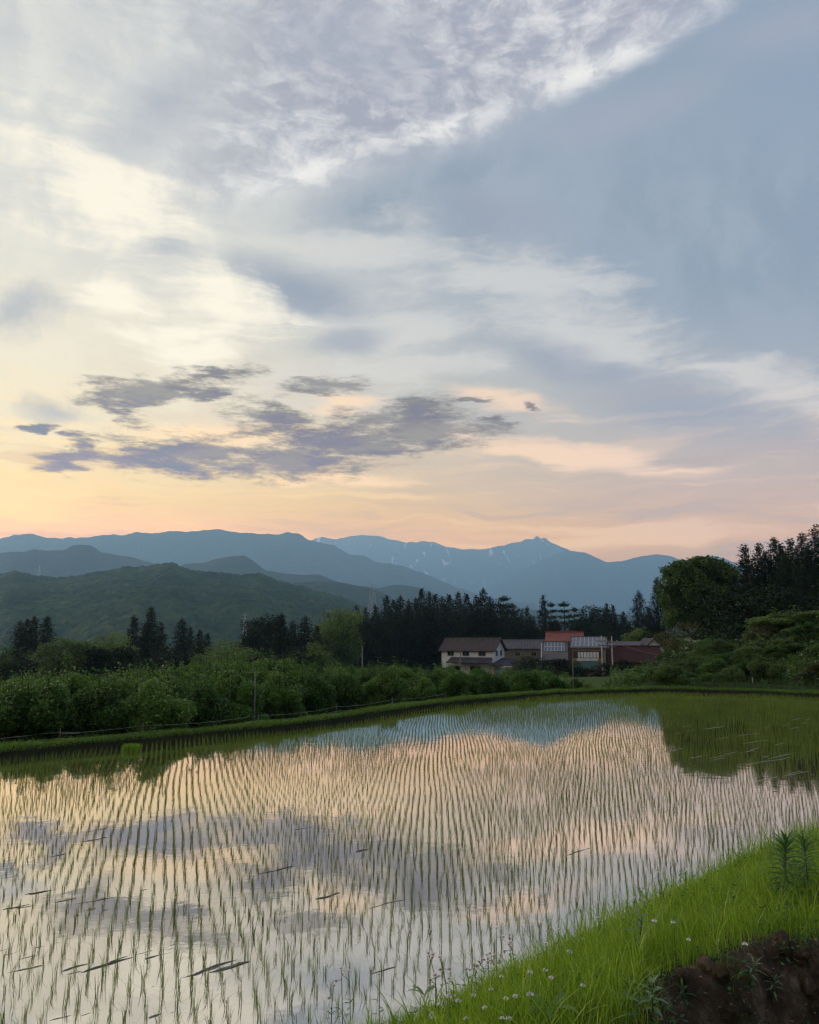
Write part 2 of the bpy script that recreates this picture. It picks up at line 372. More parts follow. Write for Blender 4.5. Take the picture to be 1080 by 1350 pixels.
# ------------------------------------------------------------------ mesh helpers
def mesh_np(name, V, F, smooth=False):
    V = np.ascontiguousarray(V, np.float32); F = np.ascontiguousarray(F, np.int32)
    me = bpy.data.meshes.new(name)
    me.vertices.add(len(V)); me.vertices.foreach_set('co', V.ravel())
    k = F.shape[1]
    me.loops.add(F.size); me.loops.foreach_set('vertex_index', F.ravel())
    me.polygons.add(len(F)); me.polygons.foreach_set('loop_start', np.arange(0, F.size, k, dtype=np.int32))
    if smooth: me.polygons.foreach_set('use_smooth', np.ones(len(F), bool))
    me.update(calc_edges=True); return me
def obj(name, me, mat=None, parent=None, label=None, cat=None, group=None, kind=None, loc=None):
    o = bpy.data.objects.new(name, me); col.objects.link(o)
    if mat is not None and me is not None and not me.materials: me.materials.append(mat)
    if parent: o.parent = parent
    if loc is not None: o.location = loc
    if label: o['label'] = label
    if cat: o['category'] = cat
    if group: o['group'] = group
    if kind: o['kind'] = kind
    return o
def empty(name, loc, label, cat, group=None, rz=0.0):
    o = bpy.data.objects.new(name, None); col.objects.link(o)
    o.location = loc; o.rotation_euler = (0, 0, rz); o.empty_display_size = 0.3
    o['label'] = label; o['category'] = cat
    if group: o['group'] = group
    return o
class MB:
    def __init__(s): s.v = []; s.f = []
    def quad(s, a, b, c, d):
        i = len(s.v); s.v += [tuple(a), tuple(b), tuple(c), tuple(d)]; s.f.append((i, i+1, i+2, i+3))
    def poly(s, pts):
        i = len(s.v); s.v += [tuple(p) for p in pts]; s.f.append(tuple(range(i, i+len(pts))))
    def box(s, x0, x1, y0, y1, z0, z1):
        i = len(s.v)
        s.v += [(x0,y0,z0),(x1,y0,z0),(x1,y1,z0),(x0,y1,z0),(x0,y0,z1),(x1,y0,z1),(x1,y1,z1),(x0,y1,z1)]
        s.f += [(i,i+3,i+2,i+1),(i+4,i+5,i+6,i+7),(i,i+1,i+5,i+4),(i+1,i+2,i+6,i+5),(i+2,i+3,i+7,i+6),(i+3,i,i+4,i+7)]
    def slab(s, a, b, c, d, th):
        # a thick sheet with corners a,b,c,d (counter-clockwise seen from above) and thickness th below
        P = [Vector(q) for q in (a, b, c, d)]
        n = (P[1]-P[0]).cross(P[2]-P[0]).normalized() * th
        i = len(s.v); s.v += [tuple(p) for p in P] + [tuple(p - n) for p in P]
        s.f += [(i,i+1,i+2,i+3),(i+7,i+6,i+5,i+4)]
        for k in range(4): j = (k+1) % 4; s.f.append((i+k, i+4+k, i+4+j, i+j))
    def tube(s, pts, rads, n=6):
        pts = [Vector(p) for p in pts]; base = len(s.v)
        for k, p in enumerate(pts):
            dd = (pts[min(k+1, len(pts)-1)] - pts[max(k-1, 0)]).normalized()
            u = dd.orthogonal().normalized(); w = dd.cross(u)
            for q in range(n):
                an = 2*math.pi*q/n; s.v.append(tuple(p + (u*math.cos(an) + w*math.sin(an))*rads[k]))
        for k in range(len(pts)-1):
            for q in range(n):
                q2 = (q+1) % n; s.f.append((base+k*n+q, base+k*n+q2, base+(k+1)*n+q2, base+(k+1)*n+q))
        s.f.append(tuple(base+(len(pts)-1)*n+q for q in range(n)))
    def mesh(s, name, smooth=False):
        me = bpy.data.meshes.new(name); me.from_pydata(s.v, [], s.f)
        if smooth:
            for p in me.polygons: p.use_smooth = True
        me.update(); return me

# value noise
def _h(ix, iy, seed):
    n = (ix.astype(np.int64)*374761393 + iy.astype(np.int64)*668265263 + seed*1442695041) & 0xffffffff
    n = ((n ^ (n >> 13)) * 1274126177) & 0xffffffff
    return ((n ^ (n >> 16)) & 0xffff) / 65535.0
def vnoise(x, y, seed=0):
    x = np.asarray(x, float); y = np.asarray(y, float)
    ix = np.floor(x); iy = np.floor(y); fx = x-ix; fy = y-iy
    fx = fx*fx*(3-2*fx); fy = fy*fy*(3-2*fy)
    a = _h(ix, iy, seed); b = _h(ix+1, iy, seed); c = _h(ix, iy+1, seed); d = _h(ix+1, iy+1, seed)
    return (a*(1-fx)+b*fx)*(1-fy) + (c*(1-fx)+d*fx)*fy
def fbm(x, y, oct=4, seed=0, gain=0.5):
    s = 0; a = 1; tot = 0
    for k in range(oct):
        s = s + a*vnoise(np.asarray(x)*2**k + 17.3*k, np.asarray(y)*2**k - 9.1*k, seed+k); tot += a; a *= gain
    return s/tot
def ridged(x, y, oct=4, seed=0, gain=0.5):
    s = 0; a = 1; tot = 0
    for k in range(oct):
        s = s + a*(1-np.abs(2*vnoise(np.asarray(x)*2**k + 5.3*k, np.asarray(y)*2**k, seed+k)-1)); tot += a; a *= gain
    return s/tot
def sstep(a, b, x):
    t = np.clip((x-a)/(b-a), 0, 1); return t*t*(3-2*t)
def grid_faces(nu, nv):
    i = np.arange(nu*nv).reshape(nv, nu)
    return np.stack([i[:-1, :-1], i[:-1, 1:], i[1:, 1:], i[1:, :-1]], -1).reshape(-1, 4)

# ------------------------------------------------------------------ plan of the land
ROW = np.array([math.sin(R(49)), math.cos(R(49))])       # direction of bank and planted rows
PER = np.array([ROW[1], -ROW[0]])                        # towards the camera side
B0 = np.array([-0.35, 5.55])                             # a point on the near water edge
def st(x, y):
    dx = np.asarray(x) - B0[0]; dy = np.asarray(y) - B0[1]
    return dx*PER[0] + dy*PER[1], dx*ROW[0] + dy*ROW[1]
def unst(s, t):
    return B0[0] + s*PER[0] + t*ROW[0], B0[1] + s*PER[1] + t*ROW[1]
far_px = [(0,1001),(90,992),(180,984),(270,975),(360,965),(430,956),(500,945),(570,934),(650,925),(720,919),(800,915),(860,913),(920,914),(1000,916),(1080,920)]
FAR = [np.array(on(*p))[:2] for p in far_px]
FAR = [np.array((-22.0, 2.0)), np.array((-15.5, 9.6))] + FAR + [np.array((20.6, 34.0)), np.array((22.6, 29.5))]
def smooth_line(P, n=8):
    out = []
    for i in range(len(P)-1):
        p0 = P[max(i-1, 0)]; p1 = P[i]; p2 = P[i+1]; p3 = P[min(i+2, len(P)-1)]
        for k in range(n):
            t = k/n
            out.append(0.5*((2*p1) + (-p0+p2)*t + (2*p0-5*p1+4*p2-p3)*t*t + (-p0+3*p1-3*p2+p3)*t**3))
    out.append(P[-1]); return np.array(out)
FARL = smooth_line(FAR)
NEAR_END = np.array(unst(0, 27.0)); NEAR_START = np.array(unst(0, -16.0))
POLY = np.vstack([NEAR_START[None], FARL, NEAR_END[None]])
def inside(x, y, P=POLY):
    x = np.asarray(x, float); y = np.asarray(y, float); r = np.zeros(x.shape, bool)
    for i in range(len(P)):
        x1, y1 = P[i]; x2, y2 = P[(i+1) % len(P)]
        c = ((y1 > y) != (y2 > y)) & (x < (x2-x1)*(y-y1)/((y2-y1) + 1e-12) + x1); r ^= c
    return r
def dist_line(x, y, L=FARL):
    x = np.asarray(x, float); y = np.asarray(y, float); d = np.full(x.shape, 1e9)
    for i in range(len(L)-1):
        a = L[i]; b = L[i+1]; ab = b-a; l2 = ab@ab
        t = np.clip(((x-a[0])*ab[0] + (y-a[1])*ab[1])/l2, 0, 1)
        d = np.minimum(d, np.hypot(x-a[0]-t*ab[0], y-a[1]-t*ab[1]))
    return d
def ground_z(x, y):
    x = np.asarray(x, float); y = np.asarray(y, float)
    d = dist_line(x, y); ins = inside(x, y)
    d = np.where(ins, 0, d)
    z = -0.05 - 1.25*sstep(0.95, 2.9, d) - 3.3*sstep(16, 85, d)
    z = z + (fbm(x*0.12, y*0.12, 3, 5)-0.5)*0.25*sstep(1, 6, d)
    # the slope on the right
    rgt = sstep(0.24, 0.62, x/np.maximum(y, 1.0))*sstep(38, 60, y)
    z = z + 1.1*sstep(0.22, 0.30, x/np.maximum(y, 1.0))*sstep(0.9, 2.0, d)*sstep(30, 16, d) + rgt*(6.0*sstep(55, 100, y) + 1.0)
    # the far valley
    r = np.hypot(x, y)
    z = z - 55*sstep(260, 900, r)
    s, t = st(x, y)
    z = np.where(ins, -0.35, z)
    z = np.where((s > 0) & (r < 60), -0.35 + 1.2*sstep(2.9, 3.9, s), z)
    return z
def gz(x, y): return float(ground_z(np.array([x]), np.array([y]))[0])

# ground sheet
nr, na = 230, 420
rr = np.concatenate([np.linspace(0.0, 60, 120), 60 + (HAZE_FAR-300)*np.linspace(0.0, 1, 111)[1:]**3.2])
aa = np.linspace(-math.pi, math.pi, na)
RR, AA = np.meshgrid(rr, aa, indexing='ij')
X = RR*np.sin(AA); Y = RR*np.cos(AA)
Z = ground_z(X, Y)
V = np.stack([X, Y, Z], -1).reshape(-1, 3)
obj('ground', mesh_np('ground', V, grid_faces(na, len(rr))[:, ::-1], True), M['ground'], kind='structure')

# water
me = bpy.data.meshes.new('paddy_water')
WP = np.vstack([np.array(unst(0.8, -16.0))[None], FARL, np.array(unst(0.8, 27.0))[None]]); me.from_pydata([(p[0], p[1], 0.0) for p in WP], [], [tuple(range(len(WP)))]); me.update()
if me.polygons[0].normal.z < 0:
    me.flip_normals()
obj('paddy_water', me, M['water'], kind='structure')

# ------------------------------------------------------------------ mountains
def interp_crest(pts, px):
    P = sorted(pts); xs = np.array([p[0] for p in P], float); ys = np.array([p[1] for p in P], float)
    # gentle cubic through the traced crest
    return np.interp(px, xs, ys)
def mountain(name, pts, D, foot, footz, mat, nu, nv, spur, spurk, jag, seed, back=0.45, lean=1.0, canopy=0.0, pxr=(-260, 1340)):
    px = np.linspace(pxr[0], pxr[1], nu)
    cy_ = interp_crest(pts, px)
    cy_ = cy_ + (fbm(px/9.0, px*0, 4, seed)-0.5)*jag*2
    u = (px-540)/FPX; v = (675-cy_)/FPX
    dy = CP - v*SP; dz = SP + v*CP
    tanx = u/dy; slope = dz/dy                           # lateral and vertical tangents
    # the crest wanders in depth
    Dc = D*(1 + 0.10*(fbm(px/170.0, px*0+3, 3, seed+9)-0.5))
    H = CAM_Z + slope*Dc
    w = np.concatenate([np.linspace(0, 1, nv), 1 + np.linspace(0, 1, 14)[1:]])
    U, Wt = np.meshgrid(np.arange(nu), w)
    fr = np.clip(Wt, 0, 1); bk = np.clip(Wt-1, 0, 1)
    Dp = foot + (Dc[U]-foot)*fr + bk*back*D
    Xp = tanx[U]*Dp; Yp = Dp
    prof = fr**1.25
    sx = Xp/spurk; sy = Yp/spurk
    wx = sx + 0.9*(fbm(sx*0.7, sy*0.7, 3, seed+3)-0.5)*2
    rg = ridged(wx + sy*0.25, sy*0.45, 5, seed+1, 0.5)-0.62
    mask = np.sin(np.pi*np.clip(fr, 0, 1))**0.8*(Wt <= 1) + 0
    Zp = footz + (H[U]-footz)*prof + spur*rg*mask
    # keep the front slope below the line of sight to the crest
    lim = CAM_Z + (slope[U]*Dp) - 0.012*Dp*(1-fr)*4*lean
    Zp = np.where((Wt < 1), np.minimum(Zp, lim + (Zp-lim)*0.08), Zp)
    if canopy:
        Zp = Zp + (fbm(Xp/8.0, Yp/8.0, 2, seed+5)-0.5)*canopy
    Zp = np.where(Wt > 1, H[U]*(1-bk) + footz*bk - 0.0 + spur*0.5*(ridged(sx*1.3, sy, 3, seed+4)-0.6)*np.sin(np.pi*bk), Zp)
    Vv = np.stack([Xp, Yp, Zp], -1).reshape(-1, 3)
    o = obj(name, mesh_np(name, Vv, grid_faces(nu, len(w)), True), mat, kind='structure')
    return o
L4 = [(-260,722),(200,735),(380,722),(410,713),(425,708),(445,711),(465,707),(480,705),(500,707),(520,712),(535,716),(555,713),(570,714),(585,720),(610,724),(640,724),(660,720),(675,716),(685,714),(696,711),(703,711),(708,706),(713,710),(719,709),(723,713),(731,716),(745,723),(800,745),(1340,760)]
L5 = [(-260,800),(560,800),(640,783),(690,752),(720,735),(745,726),(770,728),(785,735),(800,741),(820,740),(845,733),(862,731),(880,732),(900,739),(930,746),(1000,752),(1150,748),(1340,740)]
L6 = [(-260,800),(800,790),(880,752),(905,741),(925,734),(940,732),(955,736),(975,745),(1040,760),(1340,765)]
L3 = [(-260,716),(-80,708),(0,710),(20,705),(38,703),(60,708),(80,709),(120,708),(150,704),(160,707),(182,701),(200,703),(225,700),(250,701),(270,699),(288,697),(305,701),(320,703),(365,704),(380,702),(395,704),(405,711),(418,714),(440,719),(460,730),(480,733),(500,742),(530,745),(560,757),(600,773),(640,786),(760,805),(1340,830)]
L2 = [(-260,740),(-60,735),(0,729),(15,727),(30,728),(45,724),(60,726),(85,725),(95,719),(108,718),(120,719),(133,728),(155,732),(175,735),(200,742),(225,752),(300,772),(420,800),(1340,840)]
L2b = [(-260,800),(200,760),(245,743),(270,742),(285,737),(300,734),(322,732),(335,740),(350,752),(370,755),(395,758),(420,757),(440,765),(470,772),(500,775),(520,771),(545,773),(580,785),(640,800),(1340,840)]
L1b = [(-260,800),(300,790),(370,776),(390,768),(405,767),(440,767),(470,772),(495,777),(520,790),(560,806),(640,815),(1340,842)]
L1 = [(-260,752),(-60,757),(0,757),(20,752),(40,758),(75,761),(110,758),(135,753),(165,747),(180,748),(205,745),(218,742),(228,741),(240,747),(260,753),(285,754),(310,757),(345,756),(365,765),(395,772),(420,779),(450,787),(500,806),(560,824),(700,836),(1340,842)]
mtn = mountain_mat('far_mountain', (.020,.030,.020), (.035,.045,.030), (.055,.060,.045), 0.004, 60, snow=True)
mtnb = mountain_mat('blue_mountain', (.016,.028,.016), (.026,.042,.024), (.040,.056,.034), 0.006, 40)
hillm = mountain_mat('wooded_hill', (.008,.020,.008), (.024,.048,.014), (.085,.125,.035), 0.045, 12)
hillf = mountain_mat('far_wooded_hill', (.013,.026,.012), (.024,.042,.018), (.042,.062,.028), 0.03, 14)
mountain('mountain_snowy', L4, 14500, 10500, -40, mtn, 520, 90, 380, 900, 1.7, 21)
mountain('mountain_right', L5, 11500, 8200, -40, mtnb, 420, 70, 260, 1100, 1.2, 33)
mountain('mountain_small_peak', L6, 13000, 11800, -40, mtnb, 300, 24, 100, 900, 0.7, 37)
mountain('mountain_long_ridge', L3, 8200, 5600, -40, mtnb, 520, 80, 200, 700, 1.6, 41)
mountain('hill_grey', L2, 4300, 3000, -50, hillf, 420, 70, 90, 330, 0.7, 51)
mountain('hill_middle', L2b, 4000, 2900, -50, hillf, 420, 60, 90, 330, 0.7, 57)
mountain('hill_low', L1b, 2600, 1900, -50, hillf, 420, 60, 50, 220, 0.7, 63)
mountain('hill_near', L1, 1750, 560, -50, hillm, 900, 300, 95, 210, 1.2, 71, canopy=7.0)

# haze: one closed box of even air round everything
hb = MB(); hb.box(-17600, 17600, -17600, 17600, -61.5, HAZE_TOP)
hz, t, out = mat_new('haze_air')
pv = t.new('ShaderNodeVolumePrincipled'); pv.inputs['Color'].default_value = (0.40, 0.68, 1.0, 1)
pv.inputs['Density'].default_value = HAZE_D; pv.inputs['Anisotropy'].default_value = 0.35
t.l.new(pv.outputs[0], out.inputs['Volume'])
hzo = obj('haze', hb.mesh('haze'), hz, kind='stuff')

# ------------------------------------------------------------------ far bund round the paddy
def ribbon(name, L, prof, mat, noise=0.03, seed=0):
    # prof: list of (offset outward, height); L polyline
    n = len(L); T = np.gradient(L, axis=0); T /= np.linalg.norm(T, axis=1)[:, None]
    N = np.stack([-T[:, 1], T[:, 0]], -1)               # outward (left of travel)
    P = np.array(prof); m = len(P)
    VV = np.zeros((n, m, 3))
    for j in range(m):
        ln = np.arange(n)
        q = (fbm(L[:, 0]*1.6+j, L[:, 1]*1.6, 3, seed+j)-0.5)*2
        off = P[j, 0] + q*noise
        VV[:, j, 0] = L[:, 0] + N[:, 0]*off; VV[:, j, 1] = L[:, 1] + N[:, 1]*off
        VV[:, j, 2] = P[j, 1] + (q*noise if P[j, 1] > 0.02 else 0)
    return VV
def resample(L, step):
    seg = np.linalg.norm(np.diff(L, axis=0), axis=1); s = np.concatenate([[0], np.cumsum(seg)])
    q = np.arange(0, s[-1], step); return np.stack([np.interp(q, s, L[:, 0]), np.interp(q, s, L[:, 1])], -1)
BL = resample(FARL, 0.2)
VVb = ribbon('far_bund', BL, [(-0.06,-0.15),(-0.03,0.02),(0.02,0.09),(0.09,0.17),(0.24,0.20),(0.42,0.19),(0.60,0.12),(0.82,0.0),(1.0,-0.25)], None, 0.03, 3)
M['bank'] = M['turf']
obj('far_bund', mesh_np('far_bund', VVb.reshape(-1, 3), grid_faces(VVb.shape[1], VVb.shape[0])[:, ::-1], True), plain('dark_green_earth', (.020,.020,.011), (.010,.013,.006), .95, .1, 2, .02), kind='structure')  # near-black green earth, mottled by noise

def blades(P, h, w, lean, segs=2, curve=0.5, rs=RS, Nz=None, azi=None):
    # P (n,3) roots; h, w (n,) ; returns V,F triangles+quads as triangles
    n = len(P); az_ = rs.uniform(0, 2*np.pi, n) if azi is None else azi
    d = np.stack([np.cos(az_), np.sin(az_), np.zeros(n)], -1)
    fa = rs.uniform(0, 2*np.pi, n)
    wv = np.stack([np.cos(fa), np.sin(fa), np.zeros(n)], -1)*w[:, None]*0.5
    rows = []
    for k in range(segs+1):
        f = k/segs
        c = P + np.array([0, 0, 1.0])*(h*(f - 0.25*lean*f*f))[:, None] + d*(h*lean*(f**(1+curve)))[:, None]
        if k < segs:
            tp = (1-f)**0.6
            rows += [c - wv*tp, c + wv*tp]
        else: rows += [c]
    V = np.stack(rows, 1)                                # n, 2*segs+1, 3
    m = V.shape[1]; F = []
    for k in range(segs-1):
        a, b, c_, d_ = 2*k, 2*k+1, 2*k+3, 2*k+2; F += [(a, b, c_), (a, c_, d_)]
    F.append((2*segs-2, 2*segs-1, 2*segs))
    F = np.array(F)[None] + (np.arange(n)*m)[:, None, None]
    return V.reshape(-1, 3), F.reshape(-1, 3)
def cat_mesh(parts):
    Vs, Fs, o = [], [], 0
    for V, F in parts: Vs.append(V); Fs.append(F+o); o += len(V)
    return np.vstack(Vs), np.vstack(Fs)

# grass on the bund
nb = 60000
k = RS.randint(0, len(BL)-1, nb); j = RS.uniform(2.5, 6.4, nb)
j0 = j.astype(int); fj = (j-j0)[:, None]; fk = RS.rand(nb)[:, None]
Pb = (VVb[k, j0]*(1-fj) + VVb[k, j0+1]*fj)*(1-fk) + (VVb[k+1, j0]*(1-fj) + VVb[k+1, j0+1]*fj)*fk
hb_ = RS.uniform(0.05, 0.15, nb)*(0.6 + 0.9*fbm(Pb[:, 0]*0.9, Pb[:, 1]*0.9, 3, 4))
Vg, Fg = blades(Pb, hb_, RS.uniform(.008, .016, nb), RS.uniform(.2, 1.1, nb), 2)
obj('bund_grass', mesh_np('bund_grass', Vg, Fg), M['bundgrass'], kind='stuff')

# ------------------------------------------------------------------ near bank
def bank_h(s, t):
    sc_ = s; s = s - 0.34*sstep(5.5, -0.5, t)
    t = np.asarray(t, float); edge = 1.78 - 0.25*sstep(5.5, -0.5, t) + 0.30*(fbm(t*1.1, t*0+2, 4, 8)-0.5)*2 + 0.22*sstep(1.2, 2.4, t) + 0.9*sstep(3.5, 6.0, t)
    up = 0.34*sstep(-0.08, 0.45, s) + 0.26*sstep(0.4, 1.5, s) - 0.2*sstep(0, -0.4, s)*1.0
    cut = 0.50*sstep(0, 0.34, s-edge)
    rise = 0.75*sstep(3.1, 3.9, s)
    nz = (fbm(s*1.7, t*1.7, 4, 12)-0.5)*0.12*sstep(0.0, 0.3, s)
    nz2 = (ridged(s*5, t*5, 4, 14)-0.6)*0.22*sstep(-0.08, 0.1, s-edge)*(1-sstep(2.6, 3.2, s)) + (fbm(s*22, t*22, 3, 15)-0.5)*0.11*sstep(-0.05, 0.1, s-edge)
    return up - cut + rise + nz + nz2, edge + 0.34*sstep(5.5, -0.5, t)
ns, nt = 190, 620
sv = np.linspace(-0.35, 4.4, ns); tv = np.linspace(-9, 22, nt)
S, T = np.meshgrid(sv, tv)
Hb, E = bank_h(S, T)
BX, BY = unst(S, T)
obj('grass_bank', mesh_np('grass_bank', np.stack([BX, BY, Hb], -1).reshape(-1, 3), grid_faces(ns, nt)[:, ::-1], True), M['soil'], kind='structure')

def bank_grass():
    parts = []
    n = 150000
    s = RS.uniform(0.02, 2.9, n); t = RS.uniform(-2.2, 9.5, n)
    # denser where close
    keep = RS.rand(n) < np.interp(t, [-2.2, 3, 9.5], [1.0, 0.95, 0.5])
    s, t = s[keep], t[keep]
    h, e = bank_h(s, t)
    den = fbm(s*2.2, t*2.2, 3, 31)
    ok = (h > .02) & (s < e - 0.02 + (RS.rand(len(s))-0.5)*0.12) & (RS.rand(len(s)) < 0.55 + 0.6*den)
    s, t, h, e, den = s[ok], t[ok], h[ok], e[ok], den[ok]
    x, y = unst(s, t)
    tall = fbm(s*0.9+4, t*0.9, 3, 44)
    L = RS.uniform(0.09, 0.22, len(s))*(0.55 + 1.0*tall)*np.interp(e-s, [0, 0.35, 1.4], [0.75, 1.0, 0.85])
    L *= np.interp(s, [0, 0.4, .9], [0.5, .75, 1.0])
    az_ = np.arctan2(0.25, -0.5) + RS.normal(0, 1.5, len(s))
    parts.append(blades(np.stack([x, y, h-0.01], -1), L, RS.uniform(.0022, .0055, len(s)), np.abs(RS.normal(0.28, 0.22, len(s))), 3, 0.8, azi=az_))
    # longer coarse blades
    n = 5200
    s = RS.uniform(0.15, 1.9, n); t = RS.uniform(-2.2, 9.5, n); h, e = bank_h(s, t)
    ok = (s < e-0.05) & (h > .1); s, t, h = s[ok], t[ok], h[ok]; x, y = unst(s, t)
    parts.append(blades(np.stack([x, y, h-0.01], -1), RS.uniform(0.16, 0.36, len(s))*np.interp(s, [0, .6], [.55, 1]), RS.uniform(.005, .011, len(s)), np.abs(RS.normal(0.55, 0.3, len(s))), 5, 1.0))
    # sparse tufts and hanging blades on the bare cut
    n = 22000
    s = RS.uniform(1.6, 3.1, n); t = RS.uniform(-1.5, 8, n); h, e = bank_h(s, t); cl = fbm(s*3.1+2, t*3.1, 3, 131)
    ok = (s > e-0.05) & (cl + np.where(s < e+.12, .12, 0) > .60); s, t, h = s[ok], t[ok], h[ok]; x, y = unst(s, t)
    parts.append(blades(np.stack([x, y, h-0.01], -1), RS.uniform(0.03, 0.13, len(s)), RS.uniform(.003, .006, len(s)), np.abs(RS.normal(0.8, 0.4, len(s))), 3, 1.0))
    # dark broad blades in clumps
    n = 9000
    s = RS.uniform(0.1, 2.2, n); t = RS.uniform(-2.2, 9.5, n); h, e = bank_h(s, t); cl = fbm(s*1.4+6, t*1.4, 3, 141)
    ok = (s < e-.05) & (cl > .58) & (h > .06); s, t, h = s[ok], t[ok], h[ok]; x, y = unst(s, t)
    parts.append(blades(np.stack([x, y, h-0.01], -1), RS.uniform(0.18, 0.36, len(s)), RS.uniform(.006, .012, len(s)), np.abs(RS.normal(0.4, 0.25, len(s))), 4, 1.0))
    return cat_mesh(parts)
Vg, Fg = bank_grass()
obj('bank_grass', mesh_np('bank_grass', Vg, Fg), M['grass'], kind='stuff')

def quads_leaf(C, size, aspect, nrm_up, rs=RS, fold=0.0):
    # rhombic leaves at C; returns V,F (2 tris each)
    n = len(C)
    d = rs.normal(0, 1, (n, 3)); d[:, 2] *= (1-nrm_up*0.6); d /= np.linalg.norm(d, axis=1)[:, None]+1e-9
    up = rs.normal(0, 1, (n, 3)); up[:, 2] += 2.5*nrm_up
    b = np.cross(d, up); b /= np.linalg.norm(b, axis=1)[:, None]+1e-9
    sz = (size if np.ndim(size) else np.full(n, size))[:, None]
    a0 = C - d*sz*0.5; a1 = C + d*sz*0.5
    nn = np.cross(d, b)
    l = C - b*sz*aspect*0.5 + nn*sz*fold; r_ = C + b*sz*aspect*0.5 + nn*sz*fold
    V = np.stack([a0, l, a1, r_], 1).reshape(-1, 3)
    i = np.arange(n)*4
    F = np.stack([np.stack([i, i+1, i+2], -1), np.stack([i, i+2, i+3], -1)], 1).reshape(-1, 3)
    return V, F
# low broad weeds in the soil and grass
def weed_cover():
    n = 4200
    s = RS.uniform(0.1, 3.0, n); t = RS.uniform(-2.0, 9.0, n); h, e = bank_h(s, t)
    clump = fbm(s*2.6+9, t*2.6, 3, 77)
    ok = clump > np.where(s > e-0.1, 0.42, 0.60); s, t, h, e = s[ok], t[ok], h[ok], e[ok]
    x, y = unst(s, t); C = []
    for i in range(len(s)):
        m = RS.randint(5, 11)
        ht = RS.uniform(0.02, 0.12) if s[i] > e[i]-0.1 else RS.uniform(0.08, 0.2)
        C.append(np.array([x[i], y[i], h[i]]) + np.stack([RS.normal(0, .035, m), RS.normal(0, .035, m), RS.uniform(0.01, 1, m)*ht], -1))
    C = np.vstack(C)
    return quads_leaf(C, RS.uniform(.018, .045, len(C)), 0.5, 0.8, fold=0.08)
Vw, Fw = weed_cover()
obj('ground_weeds', mesh_np('ground_weeds', Vw, Fw), M['weed'], kind='stuff')
# dead leaves and crumbs on the soil
n = 2600; s = RS.uniform(1.6, 3.0, n); t = RS.uniform(-2, 7, n); h, e = bank_h(s, t); ok = s > e-0.02
s, t, h = s[ok], t[ok], h[ok]; x, y = unst(s, t)
Vd, Fd = quads_leaf(np.stack([x, y, h+0.008], -1), RS.uniform(.012, .04, len(x)), 0.45, 1.6, fold=0.1)
obj('dead_leaf_litter', mesh_np('dead_leaf_litter', Vd, Fd), plain('dry_leaf', (.12,.075,.045), (.22,.17,.12), 0.8, 0.2, 9), kind='stuff')

# ------------------------------------------------------------------ rice
def rice_points():
    a, b = 0.119, 0.256
    xs, ys = [], []
    j = np.arange(1, 160)                                # rows parallel to the bank
    i = np.arange(-150, 390)
    J, I = np.meshgrid(j, i)
    s = -0.12 - b*J + 0.025*np.sin(I*0.021 + J*0.3)
    s = s + 0.05*(fbm(I*0.012, J*0+1.0, 3, 91)-0.5)*2*1.2
    # machine passes of six rows drift along the row against one another
    ps = np.floor(J/6.0)
    t = a*I + 0.03*_h(ps, ps*0, 5) + 0.30*(fbm(J*0.03, I*0.004, 2, 93)-0.5)
    s = s + RS.normal(0, 0.007, s.shape); t = t + RS.normal(0, 0.008, s.shape)
    x, y = unst(s, t)
    ok = inside(x, y) & (y > 4.5) & (np.abs(x) < 0.58*y + 2.0)
    ok &= dist_line(x, y) > 0.25
    # missing hills
    ok &= RS.rand(*s.shape) > 0.015
    wk = (fbm(x*0.6, y*0.6, 3, 19) > 0.74)
    ok &= ~(wk & (RS.rand(*s.shape) < 0.5))
    return x[ok], y[ok]
rx, ry = rice_points()
rd = np.hypot(rx, ry)
def in_frame(x, y, z=0.1, m=0.0):
    yc = y*CP + (z-CAM_Z)*SP; zc = -y*SP + (z-CAM_Z)*CP
    px = 540 + FPX*x/yc; py = 675 - FPX*zc/yc
    return (px > -m) & (px < 1080+m) & (py > 0) & (py < 1350+m)
vis = in_frame(rx, ry) 
order = np.argsort(np.where(vis, rd, 1e6))
near_i = order[:300]; rest = np.ones(len(rx), bool); rest[near_i] = False
def clump(n, h, w0, w1, segs, rs):
    P = np.stack([rs.normal(0, .008, n), rs.normal(0, .008, n), np.full(n, -0.02)], -1)
    az_ = np.arctan2(P[:, 1], P[:, 0]) + rs.normal(0, .5, n)
    L = h*rs.uniform(.55, 1.0, n)
    V, F = blades(P, L, rs.uniform(w0, w1, n), np.abs(rs.normal(0.10, 0.10, n)), segs, 1.2, rs, azi=az_)
    return V, F
protos = []
for q in range(10):
    rs = np.random.RandomState(100+q)
    n_b = rs.randint(7, 12)
    V1, F1 = clump(n_b, rs.uniform(.14, .23), .0035, .006, 4, rs)
    # one or two leaves bent right over
    P = np.zeros((2, 3)); P[:, 2] = 0.04
    V2, F2 = blades(P, rs.uniform(.08, .14, 2), np.array([.004, .004]), rs.uniform(.5, 1.1, 2), 4, 1.3, rs)
    V, F = cat_mesh([(V1, F1), (V2, F2)])
    me = mesh_np('rice_seedling', V, F); me.materials.append(M['rice']); protos.append(me)
for c, i in enumerate(near_i):
    o = obj('rice_seedling', protos[RS.randint(10)], None, None, 'slender green rice seedling standing in the flooded paddy near the grassy bank', 'rice plant', 'rice seedlings nearest the bank')
    o.location = (rx[i], ry[i], 0); o.rotation_euler = (RS.normal(0, .05), RS.normal(0, .05), RS.uniform(0, 6.28))
    o.scale = (1, 1, RS.uniform(.75, 1.15))
